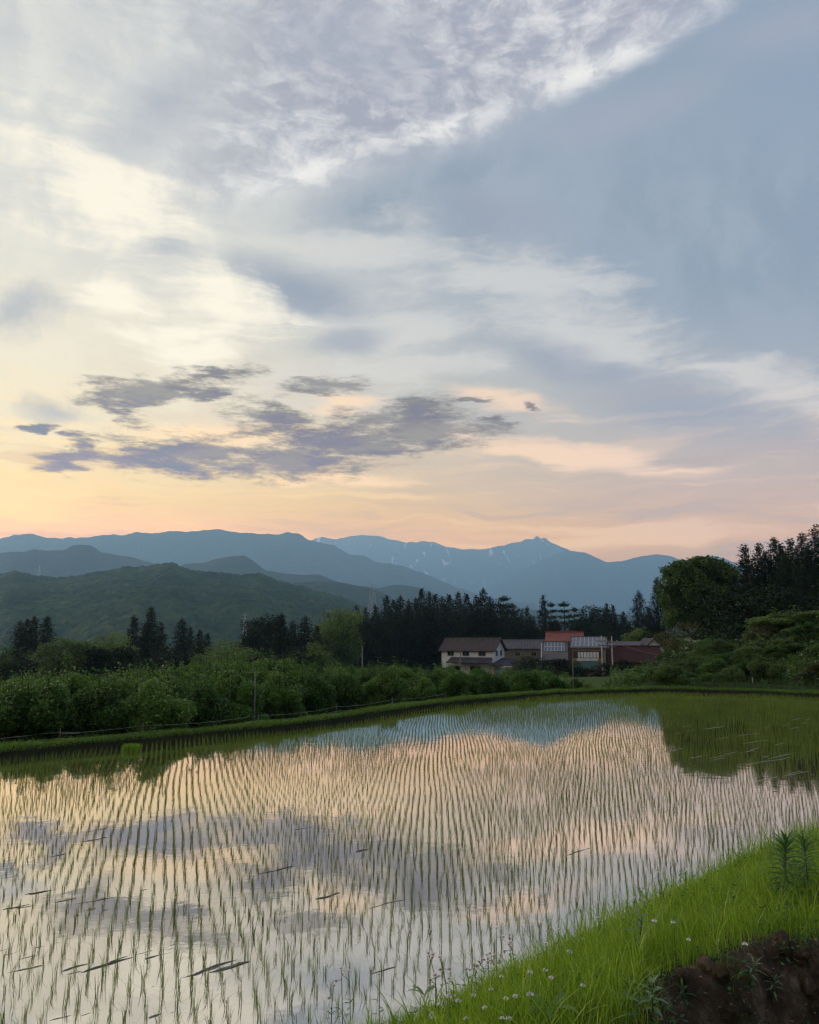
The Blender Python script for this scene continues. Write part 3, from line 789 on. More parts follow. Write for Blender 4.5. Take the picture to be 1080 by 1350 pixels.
def rice_far():
    x = rx[rest]; y = ry[rest]; d = rd[rest]; parts = []
    nbl = np.where(d < 14, 8, np.where(d < 24, 7, 7))
    idx = np.repeat(np.arange(len(x)), nbl); m = len(idx)
    vig = 0.8 + 0.5*(fbm(x*0.35, y*0.35, 3, 29)-0.5)*2
    az_ = RS.uniform(0, 6.28, m)
    P = np.stack([x[idx] + RS.normal(0, .008, m), y[idx] + RS.normal(0, .008, m), np.full(m, -0.02)], -1)
    L = RS.uniform(.12, .215, m)*np.clip(vig[idx], .6, 1.25)
    w = RS.uniform(.005, .0075, m)*np.interp(d[idx], [8, 20, 35], [.85, .95, 1.25])
    return blades(P, L, w, np.abs(RS.normal(.14, .12, m)), 3 if False else 2, 1.0, azi=az_)
Vr, Fr = rice_far()
obj('rice_field', mesh_np('rice_field', Vr, Fr), M['rice'], kind='stuff')

# mud ridges along wheel tracks just breaking the surface
def mud_ridges():
    parts = []
    rs = np.random.RandomState(5)
    def one(x, y, L, w, h):
        n = max(8, int(L/0.025)); q = np.linspace(0, 1, n); m = 9
        cx = x + ROW[0]*L*q; cyy = y + ROW[1]*L*q
        off = (fbm(q*L*2.2, q*0+x, 4, int(abs(x*97)) % 1000)-0.5)*0.16
        amp = np.sin(np.pi*q)**0.4*np.clip(fbm(q*L*2.3+y*3, q*0, 4, 7)*3.4-1.0, -.3, 1.1)
        r = np.linspace(-1, 1, m)
        VV = np.zeros((n, m, 3))
        for jj in range(m):
            o = off + r[jj]*w*(0.15+1.5*fbm(q*L*7, q*0+jj*3.1+x, 3, 17))
            VV[:, jj, 0] = cx + PER[0]*o; VV[:, jj, 1] = cyy + PER[1]*o
            VV[:, jj, 2] = -0.005 + h*amp*(1-r[jj]**2) + (fbm(q*L*14, q*0+jj, 2, 27)-0.5)*0.008*(1-r[jj]**2)
        return VV.reshape(-1, 3), grid_faces(m, n)[:, ::-1]
    spec = [((60,1348),(150,1325)),((90,1334),(215,1293)),((150,1316),(330,1268)),((100,1282),(180,1262)),((0,1286),(60,1280)),((0,1262),(130,1235)),((20,1268),(110,1238)),((65,1290),(85,1284)),
            ((55,1254),(140,1222)),((0,1230),(70,1213)),((95,1210),(150,1200)),((110,1235),(200,1208)),((120,1222),(190,1203)),((0,1200),(25,1190)),((30,1180),(60,1172)),((60,1130),(85,1124)),
            ((270,1282),(330,1265)),((270,1336),(300,1330)),((480,1200),(540,1185)),((360,1312),(400,1300)),((430,1306),(530,1272)),((720,1135),(800,1110)),((590,1170),(640,1158)),((400,1240),(470,1222)),((860,1075),(900,1062))]
    for k_ in range(46):
        x0_ = rs.uniform(-10, 230) if k_ < 30 else rs.uniform(-10, 480); y0_ = rs.uniform(1165, 1345) if k_ < 40 else rs.uniform(1090, 1180)
        L_ = rs.uniform(14, 60); spec.append(((x0_, y0_), (x0_+L_, y0_-L_*.27)))
    for (p, q) in spec:
        a_ = on(*p); b_ = on(*q); L = max(0.25, (b_-a_).to_2d().length)
        parts.append(one(a_.x, a_.y, L, rs.uniform(.009, .026)*(1.0 if p[1] > 1160 else .6), rs.uniform(.007, .015)))
    return parts
for k, (V, F) in enumerate(mud_ridges()):
    o = obj('mud_ridge', mesh_np('mud_ridge', V, F, True), M['wetmud'], None, 'dark wet mud ridge breaking the paddy surface between rice rows', 'mud ridge', 'mud ridges between the rice rows')
def far_mud():
    rs = np.random.RandomState(8)
    spec = [((930,1001),(1080,974)),((920,1006),(1010,990)),((960,1012),(1080,986)),((985,1003),(1080,984)),((955,995),(1075,972)),((1000,1030),(1080,1010)),((880,990),(960,975)),((830,975),(900,966)),((870,968),(960,957)),((940,975),(1080,955)),((990,962),(1080,946)),((1030,952),(1080,944)),((975,1010),(1080,992)),((905,1000),(960,992)),((945,985),(1080,967)),((990,1020),(1080,1005)),((1010,1028),(1080,1014)),((960,968),(1080,950)),((900,958),(935,955)),((860,993),(905,988)),((1050,965),(1080,970)),((620,948),(665,944)),((600,951),(625,949))]
    P = []
    for (p, q) in spec:
        a_ = on(*p); b_ = on(*q); L = (b_-a_).to_2d().length
        n = max(10, int(L/0.05)); u = np.linspace(0, 1, n); m = 5; r = np.linspace(-1, 1, m)
        VV = np.zeros((n, m, 3)); amp = np.clip(fbm(u*L*1.6+a_.x*7, u*0+a_.y*3, 4, 7)*5.0-2.2, -.5, 1)*np.sin(np.pi*u)**.3
        off = (fbm(u*L*1.2, u*0+a_.y, 3, 3)-0.5)*0.15
        dd = ((b_-a_).to_2d()).normalized()
        for jj in range(m):
            o = off + r[jj]*0.028*(0.4 + 1.2*fbm(u*L*2, u*0, 2, 9))
            VV[:, jj, 0] = a_.x + dd.x*L*u + dd.y*o; VV[:, jj, 1] = a_.y + dd.y*L*u - dd.x*o
            VV[:, jj, 2] = -0.006 + 0.014*amp*(1-r[jj]**2)
        P.append((VV.reshape(-1, 3), grid_faces(m, n)[:, ::-1]))
    return P
M['sheenmud'] = plain('wet_mud_painted_sheen', (.10,.10,.08), (.17,.16,.13), 0.3, 0.8, 6, 0.01)  # paler than the near mud: sky sheen is put into the colour
for V, F in far_mud():
    obj('mud_streak', mesh_np('mud_streak', V, F, True), M['sheenmud'], None, 'strip of wet mud with sky sheen painted in as pale colour across the far rice rows', 'mud ridge', 'pale mud strips at the far side of the paddy')

# ------------------------------------------------------------------ trees
def crown_shell(cs, rs_, nleaf, size, aspect, rs, up=0.3):
    # cs: list of (centre, (rx,ry,rz)); leaves lie through the outer part of each lobe
    parts = []; vol = np.array([r[0]*r[1]+r[0]*r[2] for _, r in cs]); k = (vol/vol.sum()*nleaf).astype(int)
    C = []
    for (c, r), m in zip(cs, k):
        d = rs.normal(0, 1, (m, 3)); d /= np.linalg.norm(d, axis=1)[:, None]
        rad = rs.uniform(0.3, 1.0, m)**0.5*rs.uniform(.85, 1.22, m)
        # sub-clumps
        q = 1 + 0.22*np.sin(d[:, 0]*7+c[0]*3) * np.sin(d[:, 1]*6+c[1]) * np.cos(d[:, 2]*5)
        C.append(np.array(c) + d*np.array(r)*(rad*q)[:, None])
    C = np.vstack(C)
    return quads_leaf(C, rs.uniform(.7, 1.25, len(C))*size, aspect, up, rs, 0.1)
def trunk_mesh(name, h, r, rs, limbs=5, spread=1.0, lo=0.35):
    b = MB(); pts = []; x = y = 0
    for k in range(6):
        pts.append((x, y, -0.35 + (h+0.35)*k/5)); x += rs.normal(0, .03*h*.3); y += rs.normal(0, .03*h*.3)
    b.tube(pts, [r*(1.25 if k == 0 else 1-k/5*0.75) for k in range(6)], 6)
    for k in range(limbs):
        f = rs.uniform(lo, .85); i = min(4, int(f*5)); p = Vector(pts[i]); a_ = rs.uniform(0, 6.28)
        L = spread*rs.uniform(.6, 1.0)
        e1 = p + Vector((math.cos(a_)*L*.5, math.sin(a_)*L*.5, L*.35)); e2 = p + Vector((math.cos(a_)*L, math.sin(a_)*L, L*.9))
        b.tube([p, e1, e2], [r*.45, r*.3, r*.1], 5)
    return b.mesh(name, True)
def cedar_crown(seed, n=2600, narrow=1.0, size=0.42):      # unit height 16 m
    rs = np.random.RandomState(seed); H = 16.0; C = []; D = []
    z = 1.5; lev = 0
    while z < H*0.985:
        f = (z-1.5)/(H-1.5)
        R0 = (2.7*(1-f)**0.62*narrow + 0.12)*rs.uniform(.8, 1.15)*(0.75+0.25*min(1, f*6))
        nb_ = max(4, int(9*(1-f)+4))
        a0 = rs.uniform(0, 6.28)
        for b_ in range(nb_):
            a_ = a0 + b_*6.283/nb_ + rs.normal(0, .2); L = R0*rs.uniform(.6, 1.2)
            m = max(4, int(n/260*(L+.3)))
            q = rs.uniform(.2, 1.0, m)
            sag = 0.35*L*q - 0.45*L*q*q*1.3
            C.append(np.stack([np.cos(a_)*L*q + rs.normal(0, .16, m), np.sin(a_)*L*q + rs.normal(0, .16, m), z + sag + rs.normal(0, .22, m)], -1))
        z += rs.uniform(.42, .7)*(1-0.35*f)
    C.append(np.stack([rs.normal(0, .08, 26), rs.normal(0, .08, 26), rs.uniform(H-1.6, H+.1, 26)], -1))
    C = np.vstack(C)
    V, F = quads_leaf(C, rs.uniform(.6, 1.2, len(C))*size, 0.5, 0.15, rs, 0.1)
    return mesh_np('crown', V, F)
def pine_crown(seed):
    rs = np.random.RandomState(seed); H = 13.0; C = []; b = MB()
    b.tube([(0,0,-.4),(0.1,0,4),(-.1,.1,8),(0.05,0,H-.2)], [.24,.18,.12,.04], 6)
    for z in np.arange(4.0, H, 1.15):
        f = (z-4)/(H-4); R0 = 2.9*(1-f)**.7+.4
        for k_ in range(4):
            a_ = rs.uniform(0, 6.28); L = R0*rs.uniform(.6, 1.1); m = 70
            b.tube([(0,0,z),(math.cos(a_)*L*.9, math.sin(a_)*L*.9, z+.35)], [.05,.02], 4)
            q = rs.uniform(.45, 1.05, m)
            C.append(np.stack([np.cos(a_)*L*q + rs.normal(0,.33,m), np.sin(a_)*L*q + rs.normal(0,.33,m), z + .4*q + rs.normal(0,.12,m)], -1))
    C.append(np.stack([rs.normal(0,.3,60), rs.normal(0,.3,60), rs.uniform(H-1, H, 60)], -1))
    V, F = quads_leaf(np.vstack(C), rs.uniform(.25,.45,sum(map(len,C))), .5, .4, rs)
    return mesh_np('crown', V, F), b.mesh('trunk', True)
def broad_crown(seed, H=10.0, Rw=4.2, nleaf=5200, size=.34, lobes=16, lo=.28):
    rs = np.random.RandomState(seed); cs = []
    for k in range(lobes):
        f = rs.uniform(lo, .88); rr_ = Rw*math.sin(math.pi*min(1, (f-lo*.5)/(1.08-lo*.5)))**.6*rs.uniform(.3, .85)
        a_ = rs.uniform(0, 6.28); r = rs.uniform(.17, .34)*Rw
        cs.append(((math.cos(a_)*rr_, math.sin(a_)*rr_, H*f), (r*1.25, r*1.25, r*.75)))
    cs.append(((0, 0, H*.86), (Rw*.42, Rw*.42, H*.13)))
    cs.append(((0, 0, H*.5), (Rw*.6, Rw*.6, H*.3)))
    V, F = crown_shell(cs, None, nleaf, size, .62, rs, .35)
    return mesh_np('crown', V, F)

CED = [cedar_crown(200+k, 2600, [1, .85, 1.1, .95, .8][k]) for k in range(5)]
CEDN = [cedar_crown(220+k, 6500, [1, .85, 1.1][k], .27) for k in range(3)]
for m_ in CED + CEDN: m_.materials.append(M['cedar'])
rs0 = np.random.RandomState(3)
CEDT = trunk_mesh('trunk', 15.0, .22, rs0, 0); CEDT.materials.append(M['bark'])
PINE = [pine_crown(230+k) for k in range(2)]
for a_, b_ in PINE: a_.materials.append(M['pine']); b_.materials.append(M['bark'])
BRD = [broad_crown(240+k) for k in range(5)]
BRDT = [trunk_mesh('trunk', 7.5, .25, np.random.RandomState(250+k), 7, 3.0) for k in range(3)]
for m_ in BRDT: m_.materials.append(M['bark'])
BRD_M = {}
def broad_mesh(k, mk):
    if (k, mk) not in BRD_M:
        me = BRD[k].copy(); me.name = 'crown'; me.materials.clear(); me.materials.append(M[mk]); BRD_M[(k, mk)] = me
    return BRD_M[(k, mk)]
def place_tree(kind, px, py, D, label, cat='tree', group=None, wide=1.0, mat='broad', seed=0, name=None):
    p = at(px, py, D); base = gz(p.x, p.y); H = max(1.2, p.z - base)
    rs = np.random.RandomState(int(px*7+D+seed) % 100000)
    nm = name or {'cedar': 'cedar_tree', 'cedarn': 'cedar_tree', 'pine': 'pine_tree', 'broad': 'broadleaf_tree'}[kind]
    r = empty(nm, (p.x, p.y, base-0.05), label, cat, group, rs.uniform(0, 6.28))
    if kind in ('cedar', 'cedarn'):
        s = H/16.0; c_ = (CED[rs.randint(5)] if kind == 'cedar' else CEDN[rs.randint(3)])
        a1 = obj('crown', c_, None, r); a2 = obj('trunk', CEDT, None, r); w = s*wide*rs.uniform(.9, 1.1)
    elif kind == 'pine':
        s = H/13.0; k_ = rs.randint(2); a1 = obj('crown', PINE[k_][0], None, r); a2 = obj('trunk', PINE[k_][1], None, r); w = s*wide
    else:
        s = H/10.0; a1 = obj('crown', broad_mesh(rs.randint(5), mat), None, r); a2 = obj('trunk', BRDT[rs.randint(3)], None, r); w = s*wide
    r.scale = (w, w, s)
    return r

# --- dark cedar groves
g1 = 'cedars in the dark grove behind the white house'
tips = [(470,798),(482,801),(495,797),(510,784),(519,790),(528,785),(539,790),(548,788),(556,775),(566,780),(574,783),(583,786),(592,783),(604,780),(615,782),(628,785),(637,775),(646,786)]
for i, (x_, y_) in enumerate(tips):
    lb = {556: 'tall pointed cedar, highest tip in the middle of the dark grove', 637: 'tall dark cedar standing highest just above the white house roof', 510: 'narrow dark cedar with a pointed tip at the left end of the tall grove'}.get(x_, 'dark pointed cedar in the dense grove behind the white house')
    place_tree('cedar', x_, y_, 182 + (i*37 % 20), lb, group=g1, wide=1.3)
for i in range(30):
    x_ = 448 + i*8.6 + random.uniform(-3, 3); y_ = np.interp(x_, [448, 500, 560, 640, 710], [812, 803, 792, 792, 812]) + random.uniform(0, 14)
    place_tree('cedar', x_, y_, random.uniform(165, 180), 'dark cedar filling the front of the grove behind the white house', group='cedars at the front of the grove', wide=1.15)
for x_, y_, kd, w, lb in [(655,790,'broad',.8,'dark rounded tree leaning out beside the tall cedar above the white house'), (664,785,'pine',.9,'ragged pine rising right of the tall cedar over the white house'), (675,795,'pine',.9,'short ragged pine between the grove and the blue valley'),
        (684,800,'broad',.7,'small rounded dark tree at the right shoulder of the grove'), (695,799,'cedar',1.0,'small dark cedar at the right end of the grove behind the grey roof'), (704,812,'cedar',1.0,'low dark cedar behind the long grey roof'),
        (716,785,'cedar',1.15,'tall dark cedar standing alone behind the red roof'), (726,793,'pine',.7,'slim pine touching the lone tall cedar behind the red roof'), (744,793,'pine',.95,'open layered pine with sky between its branches behind the red roof'),
        (757,800,'pine',.8,'smaller open pine beside the layered pine behind the red roof'), (775,797,'broad',1.1,'wide dark green tree behind the solar panelled roof'), (788,800,'broad',.9,'dark tree between the wide tree and the two pointed cedars'),
        (800,795,'cedar',1.0,'left one of two small pointed cedars above the solar panelled roof'), (808,797,'cedar',1.0,'right one of two small pointed cedars above the solar panelled roof'), (822,806,'cedar',1.1,'low dark cedar in the dip beside the twin tall cedars'), (816,808,'broad',.9,'low dark tree in the dip behind the maroon roof'),
        (733,815,'broad',.8,'low dark tree behind the red roof'), (765,815,'broad',1.0,'low dark tree beneath the open pines'), (700,822,'broad',.9,'low dark tree behind the grey roof'), (790,818,'broad',1.0,'low dark tree behind the solar panelled house'), (835,818,'broad',1.0,'low dark tree behind the maroon roof, under the tall cedars')]:
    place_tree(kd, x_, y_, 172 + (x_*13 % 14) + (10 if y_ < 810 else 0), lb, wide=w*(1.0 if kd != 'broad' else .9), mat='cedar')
place_tree('cedarn', 842, 780, 142, 'dark cedar, left and lower of the twin cedars beside the big leafy tree', wide=1.1)
place_tree('cedarn', 866, 762, 140, 'dark cedar, right and taller of the twin cedars beside the big leafy tree', wide=1.1)
place_tree('cedarn', 855, 800, 138, 'short dark cedar at the foot of the twin cedars', wide=1.2)

# --- right hand wood
g2 = 'cedars in the tall wood at the right'
for i, (x_, y_) in enumerate([(981,719),(1000,717),(1020,708),(1029,717),(1042,711),(1057,704),(1075,694),(1090,700),(1108,704),(1010,728),(1035,728),(1065,722),(985,745),(1050,735),(1085,725),(970,760),(1000,755),(1030,752),(1070,750),(1130,715),(1150,700)]):
    lb = {981: 'ragged dark cedar at the end of the tall wood nearest the big leafy tree', 1075: 'tallest dark cedar at the edge of the picture, its tip above all others', 1020: 'dark cedar with a bushy tip, third from the leafy tree in the tall wood'}.get(x_, 'dark cedar in the tall wood above the green slope')
    place_tree('cedarn', x_, y_, [88, 84, 92, 95, 86, 90, 82, 88, 90][i] if i < 9 else 74 + (i*5) % 12, lb, group=g2, wide=1.35)
for i in range(14):
    x_ = 955 + i*13 + random.uniform(-5, 5)
    place_tree('cedarn' if i % 3 else 'broad', x_, 772 + random.uniform(-8, 22) - (x_-955)*.08, random.uniform(62, 72), 'dark lower tree in the shade below the tall wood', group='trees in the shade below the tall wood', wide=1.3, mat='cedar')
# big leafy tree made of its own crown
def big_tree():
    p = at(916, 737, 84); base = gz(p.x, p.y); H = p.z-base
    rs = np.random.RandomState(77); cs = []
    lob = [(875,775,5,9),(890,757,8,10),(905,748,8,9),(925,745,9,8),(945,748,8,9),(958,760,7,11),(880,795,5,12),(897,785,9,13),(920,775,10,15),(942,782,10,14),(960,790,8,14),(885,815,6,11),(905,815,9,14),(930,812,10,14),(950,820,9,14),(968,815,6,12),(928,764,12,12),(912,768,11,12),(944,770,10,12),(930,790,14,16)]
    for (a_, b_, rx_, ry_) in lob:
        for kk in range(3):
            q = at(a_ + rs.normal(0, 5), b_ + rs.normal(0, 4), 84 + rs.uniform(-4, 3)); s = 84/FPX
            cs.append(((q.x-p.x, q.y-p.y, q.z-base), (rx_*s*1.75, rx_*s*1.6, ry_*s*.95)))
    V, F = crown_shell(cs, None, 34000, .32, .6, rs, .5)
    r = empty('broadleaf_tree', (p.x, p.y, base), 'large spreading leafy tree with layered dark green crown beside the tall wood', 'tree')
    obj('crown', mesh_np('crown', V, F), M['broad'], r)
    obj('trunk', trunk_mesh('trunk', H*.8, .4, rs, 12, 4.5, .25), M['bark'], r)
big_tree()
place_tree('broad', 849, 825, 138, 'round pale green tree behind the maroon roof', mat='broadlight', wide=1.0)
place_tree('broad', 869, 838, 136, 'small dull green tree beside the round pale tree behind the maroon roof', mat='olive', wide=.9)
place_tree('broad', 905, 818, 76, 'rust-tinged tree below the large leafy tree', mat='olive', wide=1.3)
place_tree('broad', 940, 825, 72, 'dull green tree right of the rust-tinged tree', mat='broad', wide=1.2)
place_tree('broad', 900, 838, 78, 'dark tree behind the white blossoming tree', mat='broad', wide=1.4)
place_tree('broad', 893, 866, 62, 'dark shrubby tree at the right end of the maroon roof', mat='broad', wide=1.0)
place_tree('broad', 905, 880, 58, 'dark low shrubby tree under the white blossoming tree', mat='broad', wide=1.2)
# flowering dogwood
p = at(911, 836, 68); base = gz(p.x, p.y); H = p.z-base
r = empty('blossoming_tree', (p.x, p.y, base-.05), 'small tree covered in layered white blossom in front of the dark wood', 'tree')
rs = np.random.RandomState(31)
cs = [((rs.normal(0, .55), rs.normal(0, .5), H*rs.uniform(.45, .97)), (.42, .42, .09)) for k in range(22)]
V, F = crown_shell(cs, None, 520, .12, .8, rs, 1.2); obj('blossom', mesh_np('blossom', V, F), M['white_bloom'], r)
cs = [((rs.normal(0, .45), rs.normal(0, .45), H*rs.uniform(.4, .92)), (.6, .6, .3)) for k in range(10)]
V, F = crown_shell(cs, None, 1100, .15, .6, rs, .5); obj('crown', mesh_np('crown', V, F), M['broad'], r)
obj('trunk', trunk_mesh('trunk', H*.8, .09, rs, 6, 1.0), M['bark'], r)

# --- left hand trees beyond the orchard
lt = [('cedar',27,818,1.0,'dark cedar, leftmost and lowest tip of the group of four'),('cedar',37,815,1.0,'dark cedar, second tip from the picture edge in the group of four'),('cedar',46,811,1.0,'dark cedar, highest of the group of four at the picture edge'),('cedar',63,812,1.05,'dark cedar standing slightly apart from its three neighbours'),
      ('cedar',177,811,.9,'slim dark cedar left of the tallest left-hand cedar'),('cedar',200,800,1.0,'tall dark cedar, highest tip above the left part of the orchard'),('cedar',192,822,1.1,'short dark cedar between two taller ones'),('cedar',213,820,1.1,'dark cedar just right of the tallest left-hand one'),('cedar',240,815,1.0,'dark cedar with a blunt tip right of the tallest left-hand cedar'),
      ('cedar',251,826,1.0,'small dark cedar right of the blunt tipped one'),('cedar',264,830,1.0,'small dark cedar, next to last of the descending row'),('cedar',274,834,1.0,'small dark cedar, last of the descending row'),
      ('broad',344,812,.75,'dark ragged tree, left crown of the middle clump'),('broad',354,808,.8,'dark ragged tree, highest leafy crown of the middle clump'),('cedar',371,808,1.1,'dark cedar, highest tip of the middle clump'),('broad',366,822,.9,'dark rounded tree beneath the highest tip of the middle clump'),
      ('cedar',386,818,1.1,'dark cedar in the middle clump between two taller tips'),('cedar',403,812,1.1,'dark cedar, right tip of the middle clump'),('cedar',418,824,1.0,'small dark cedar at the foot of the green tree'),('broad',330,828,.8,'low dark tree at the left foot of the middle clump')]
for kd, x_, y_, w, lb in lt:
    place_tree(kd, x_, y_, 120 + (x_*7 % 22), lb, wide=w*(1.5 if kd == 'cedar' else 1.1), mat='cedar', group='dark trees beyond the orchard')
for x_, y_, w, mt, lb in [(5,850,1.2,'broad','low leafy tree at the picture edge beyond the orchard'),(80,838,1.0,'broad','low dark tree right of the group of four cedars'),(98,842,1.3,'broad','low spreading tree between the cedar groups'),(118,842,1.2,'broad','low leafy tree left of the pale crowned tree'),
        (140,835,1.1,'broadlight','yellow green crown left of the tall cedars'),(158,831,1.1,'broadlight','pale green rounded crown next to the slim cedar'),(128,852,1.4,'cedar','dark low tree under the yellow green crown'),(160,850,1.4,'cedar','dark low tree under the slim cedar'),(218,850,1.4,'cedar','dark low tree under the tallest left-hand cedar'),
        (60,855,1.5,'cedar','dark low tree under the group of four cedars'),(30,852,1.4,'cedar','dark low tree in front of the edge cedars'),(300,842,1.2,'broad','low green tree in the gap between two clumps'),(285,848,1.3,'broad','low dark green tree at the end of the descending row'),(100,862,1.5,'cedar','dark undergrowth tree in front of the low spreading tree'),
        (315,850,1.3,'olive','brownish green low tree in the gap beyond the orchard'),(250,856,1.5,'cedar','dark low tree under the descending row'),(350,852,1.4,'cedar','dark low tree under the middle clump'),(390,850,1.4,'cedar','dark low tree right of the middle clump'),
        (438,802,.9,'broad','green leafy tree with a paler crown against the dark grove'),(450,800,.8,'broadlight','light green crown at the left end of the dark grove'),(430,820,1.0,'broad','mid green tree at the left foot of the dark grove'),(448,828,1.0,'broad','mid green lower tree beside the dark grove'),(462,822,1.0,'cedar','dark tree between the light crown and the grove'),(415,845,1.3,'broad','leafy low tree between the middle clump and grove')]:
    place_tree('broad', x_, y_, 96 + (x_*11 % 16) + (50 if 425 < x_ < 470 else 0), lb, wide=w, mat=mt, group='leafy trees beyond the orchard')

# ------------------------------------------------------------------ orchard
def orchard_crown(seed):
    rs = np.random.RandomState(seed); C = []; b = MB()
    b.tube([(0,0,-.3),(.02,.01,.4),(rs.normal(0,.05),rs.normal(0,.05),.9)], [.055,.045,.035], 6)
    nsh = rs.randint(15, 20)
    for k_ in range(nsh):
        a_ = rs.uniform(0, 6.28); out = rs.uniform(.1, 1.0)**.7; h = rs.uniform(1.2, 1.95)*(1-.25*out*out)
        p0 = np.array([0, 0, rs.uniform(.15, .9)]); p1 = np.array([math.cos(a_)*out*.5, math.sin(a_)*out*.5, p0[2]*.5+h*.5])
        p2 = np.array([math.cos(a_)*out*.70, math.sin(a_)*out*.70, h])
        b.tube([p0, p1, p2], [.02,.013,.005], 4)
        m = rs.randint(80, 110); q = rs.uniform(.2, 1.05, m)[:, None]
        c_ = (1-q)**2*p0 + 2*q*(1-q)*p1 + q*q*p2
        C.append(c_ + rs.normal(0, 1, (m, 3))*np.array([.06,.06,.06]))
    for k_ in range(17):
        f = rs.uniform(.12, .86); a_ = rs.uniform(0, 6.28); rr_ = .62*math.sin(math.pi*min(1, f*.95+.12))**.5*rs.uniform(.55, 1.0)
        r = rs.uniform(.17, .30); m = int(4600*r*r*3.2/1.0)
        d = rs.normal(0, 1, (m, 3)); d /= np.linalg.norm(d, axis=1)[:, None]
        C.append(np.array([math.cos(a_)*rr_, math.sin(a_)*rr_, 1.75*f]) + d*(r*rs.uniform(.55, 1.12, m))[:, None]*np.array([1, 1, .85]))
    m = 500; a_ = rs.uniform(0, 6.28, m); r_ = rs.uniform(.3, .8, m)
    C.append(np.stack([np.cos(a_)*r_, np.sin(a_)*r_, rs.uniform(0.1, .8, m)], -1))
    C = np.vstack(C)
    V, F = quads_leaf(C, rs.uniform(.040, .080, len(C)), .6, .75, rs, .08)
    return mesh_np('crown', V, F), b.mesh('trunk', True)
ORC = [orchard_crown(300+k) for k in range(7)]
for a_, b_ in ORC: a_.materials.append(M['orchard']); b_.materials.append(M['bark'])
ORCM = {}
def orc(k, mk):
    if mk == 'orchard': return ORC[k][0]
    if (k, mk) not in ORCM:
        me = ORC[k][0].copy(); me.materials.clear(); me.materials.append(M[mk]); ORCM[(k, mk)] = me
    return ORCM[(k, mk)]
def offset_line(L, d):
    T = np.gradient(L, axis=0); T /= np.linalg.norm(T, axis=1)[:, None]
    return L + np.stack([-T[:, 1], T[:, 0]], -1)*d
for row, d in enumerate([4.6, 7.2, 10.2, 13.6, 18, 24, 31]):
    Lr = resample(offset_line(FARL, d), 2.25 if row < 4 else 2.4)
    for q in Lr:
        x_, y_ = q + RS.normal(0, .16, 2)
        if y_ < 12 or abs(x_) > 0.54*y_ + 1.5: continue
        px = 540 + FPX*x_/(y_*CP)*1.0
        if px > 985: continue
        if px > 830 and RS.rand() < .25: continue
        zb = gz(x_, y_)
        top = np.interp(px, [0, 150, 330, 420, 540, 640, 760, 830, 1000], [1.52, 1.52, 1.62, 1.58, 1.52, 1.50, 1.40, .95, .8])
        if row >= 3: top += 0.22*(row-2)*(1 if 220 < px < 420 else .25)
        if px > 690 and px < 830: top -= .25*sstep(690, 760, px)
        if px > 735 and row >= 2: top -= .35
        sil = np.interp(px, [0, 130, 200, 260, 320, 350, 400, 470, 560, 640, 690, 740, 760, 800, 860, 1000], [887, 884, 877, 869, 862, 863, 870, 873, 873, 874, 876, 878, 890, 888, 884, 880])
        top = min(top, at(px, sil + 4, y_).z)
        H = (top + RS.normal(0, .16)) - zb
        s = H/1.85
        if s < .45: continue
        lb = 'leafy fruit tree in the front orchard row just behind the grassy bund' if row == 0 else ('leafy fruit tree in the orchard behind the front row' if row < 4 else 'fruit tree top showing at the back of the orchard')
        r = empty('orchard_tree', (x_, y_, zb-.03), lb, 'fruit tree', ['fruit trees in the front orchard row', 'fruit trees behind the front row', 'fruit trees at the back of the orchard'][0 if row == 0 else (1 if row < 4 else 2)], RS.uniform(0, 6.28))
        k_ = RS.randint(7); obj('crown', orc(k_, 'orchard'), None, r); obj('trunk', ORC[k_][1], None, r)
        w_ = min(s, 1.6)*1.0; r.scale = (w_*RS.uniform(.9, 1.12), w_, s)

# undergrowth at the foot of the orchard
n = 30000
k = RS.randint(0, len(BL)-1, n); off = RS.uniform(.9, 5.5, n)
T_ = np.gradient(BL, axis=0); T_ /= np.linalg.norm(T_, axis=1)[:, None]
x = BL[k, 0] - T_[k, 1]*off + RS.normal(0, .1, n); y = BL[k, 1] + T_[k, 0]*off
z = ground_z(x, y)
Vg, Fg = blades(np.stack([x, y, z-.02], -1), RS.uniform(.12, .45, n), RS.uniform(.012, .026, n), RS.uniform(.1, .9, n), 2)
obj('orchard_undergrowth', mesh_np('orchard_undergrowth', Vg, Fg), leafmat('undergrowth', (.012,.034,.008), (.028,.070,.013), (.06,.12,.022), .25), kind='stuff')

# wires and posts along the orchard
def tube_obj(name, pts, r, mat, **kw):
    b = MB(); b.tube(pts, [r]*len(pts) if np.ndim(r) == 0 else r, 6); return obj(name, b.mesh(name, True), mat, **kw)
M['wire'] = plain('pale_wire', (.35,.35,.33), None, .5, .5, 4)
M['post'] = plain('weathered_post', (.16,.15,.14), (.09,.085,.08), .85, .2, 3, .01, stretch=(1,1,.2))
M['conc'] = plain('concrete_pole', (.34,.33,.31), (.27,.26,.25), .8, .3, 2)
fl = resample(offset_line(FARL, 0.95), 0.4)
fl = np.array([q for q in fl if q[1] > 11 and q[0] < 1.5])
f_ = empty('orchard_fence', (float(fl[0][0]), float(fl[0][1]), 0), 'low fence of thin pale wires and stakes running behind the grassy bund', 'fence')
fo = np.array([fl[0][0], fl[0][1], 0])
for h_ in (.22, .36):
    sag = [(q[0]-fo[0], q[1]-fo[1], h_ - .05*math.sin(math.pi*((i % 9)/9.0))) for i, q in enumerate(fl)]
    tube_obj('wire', sag, .003, M['wire'], parent=f_)
for i in range(0, len(fl), 9):
    q = fl[i]; tube_obj('stake', [(q[0]-fo[0], q[1]-fo[1], -.3), (q[0]-fo[0], q[1]-fo[1]+.01, .44)], .010, M['post'], parent=f_)
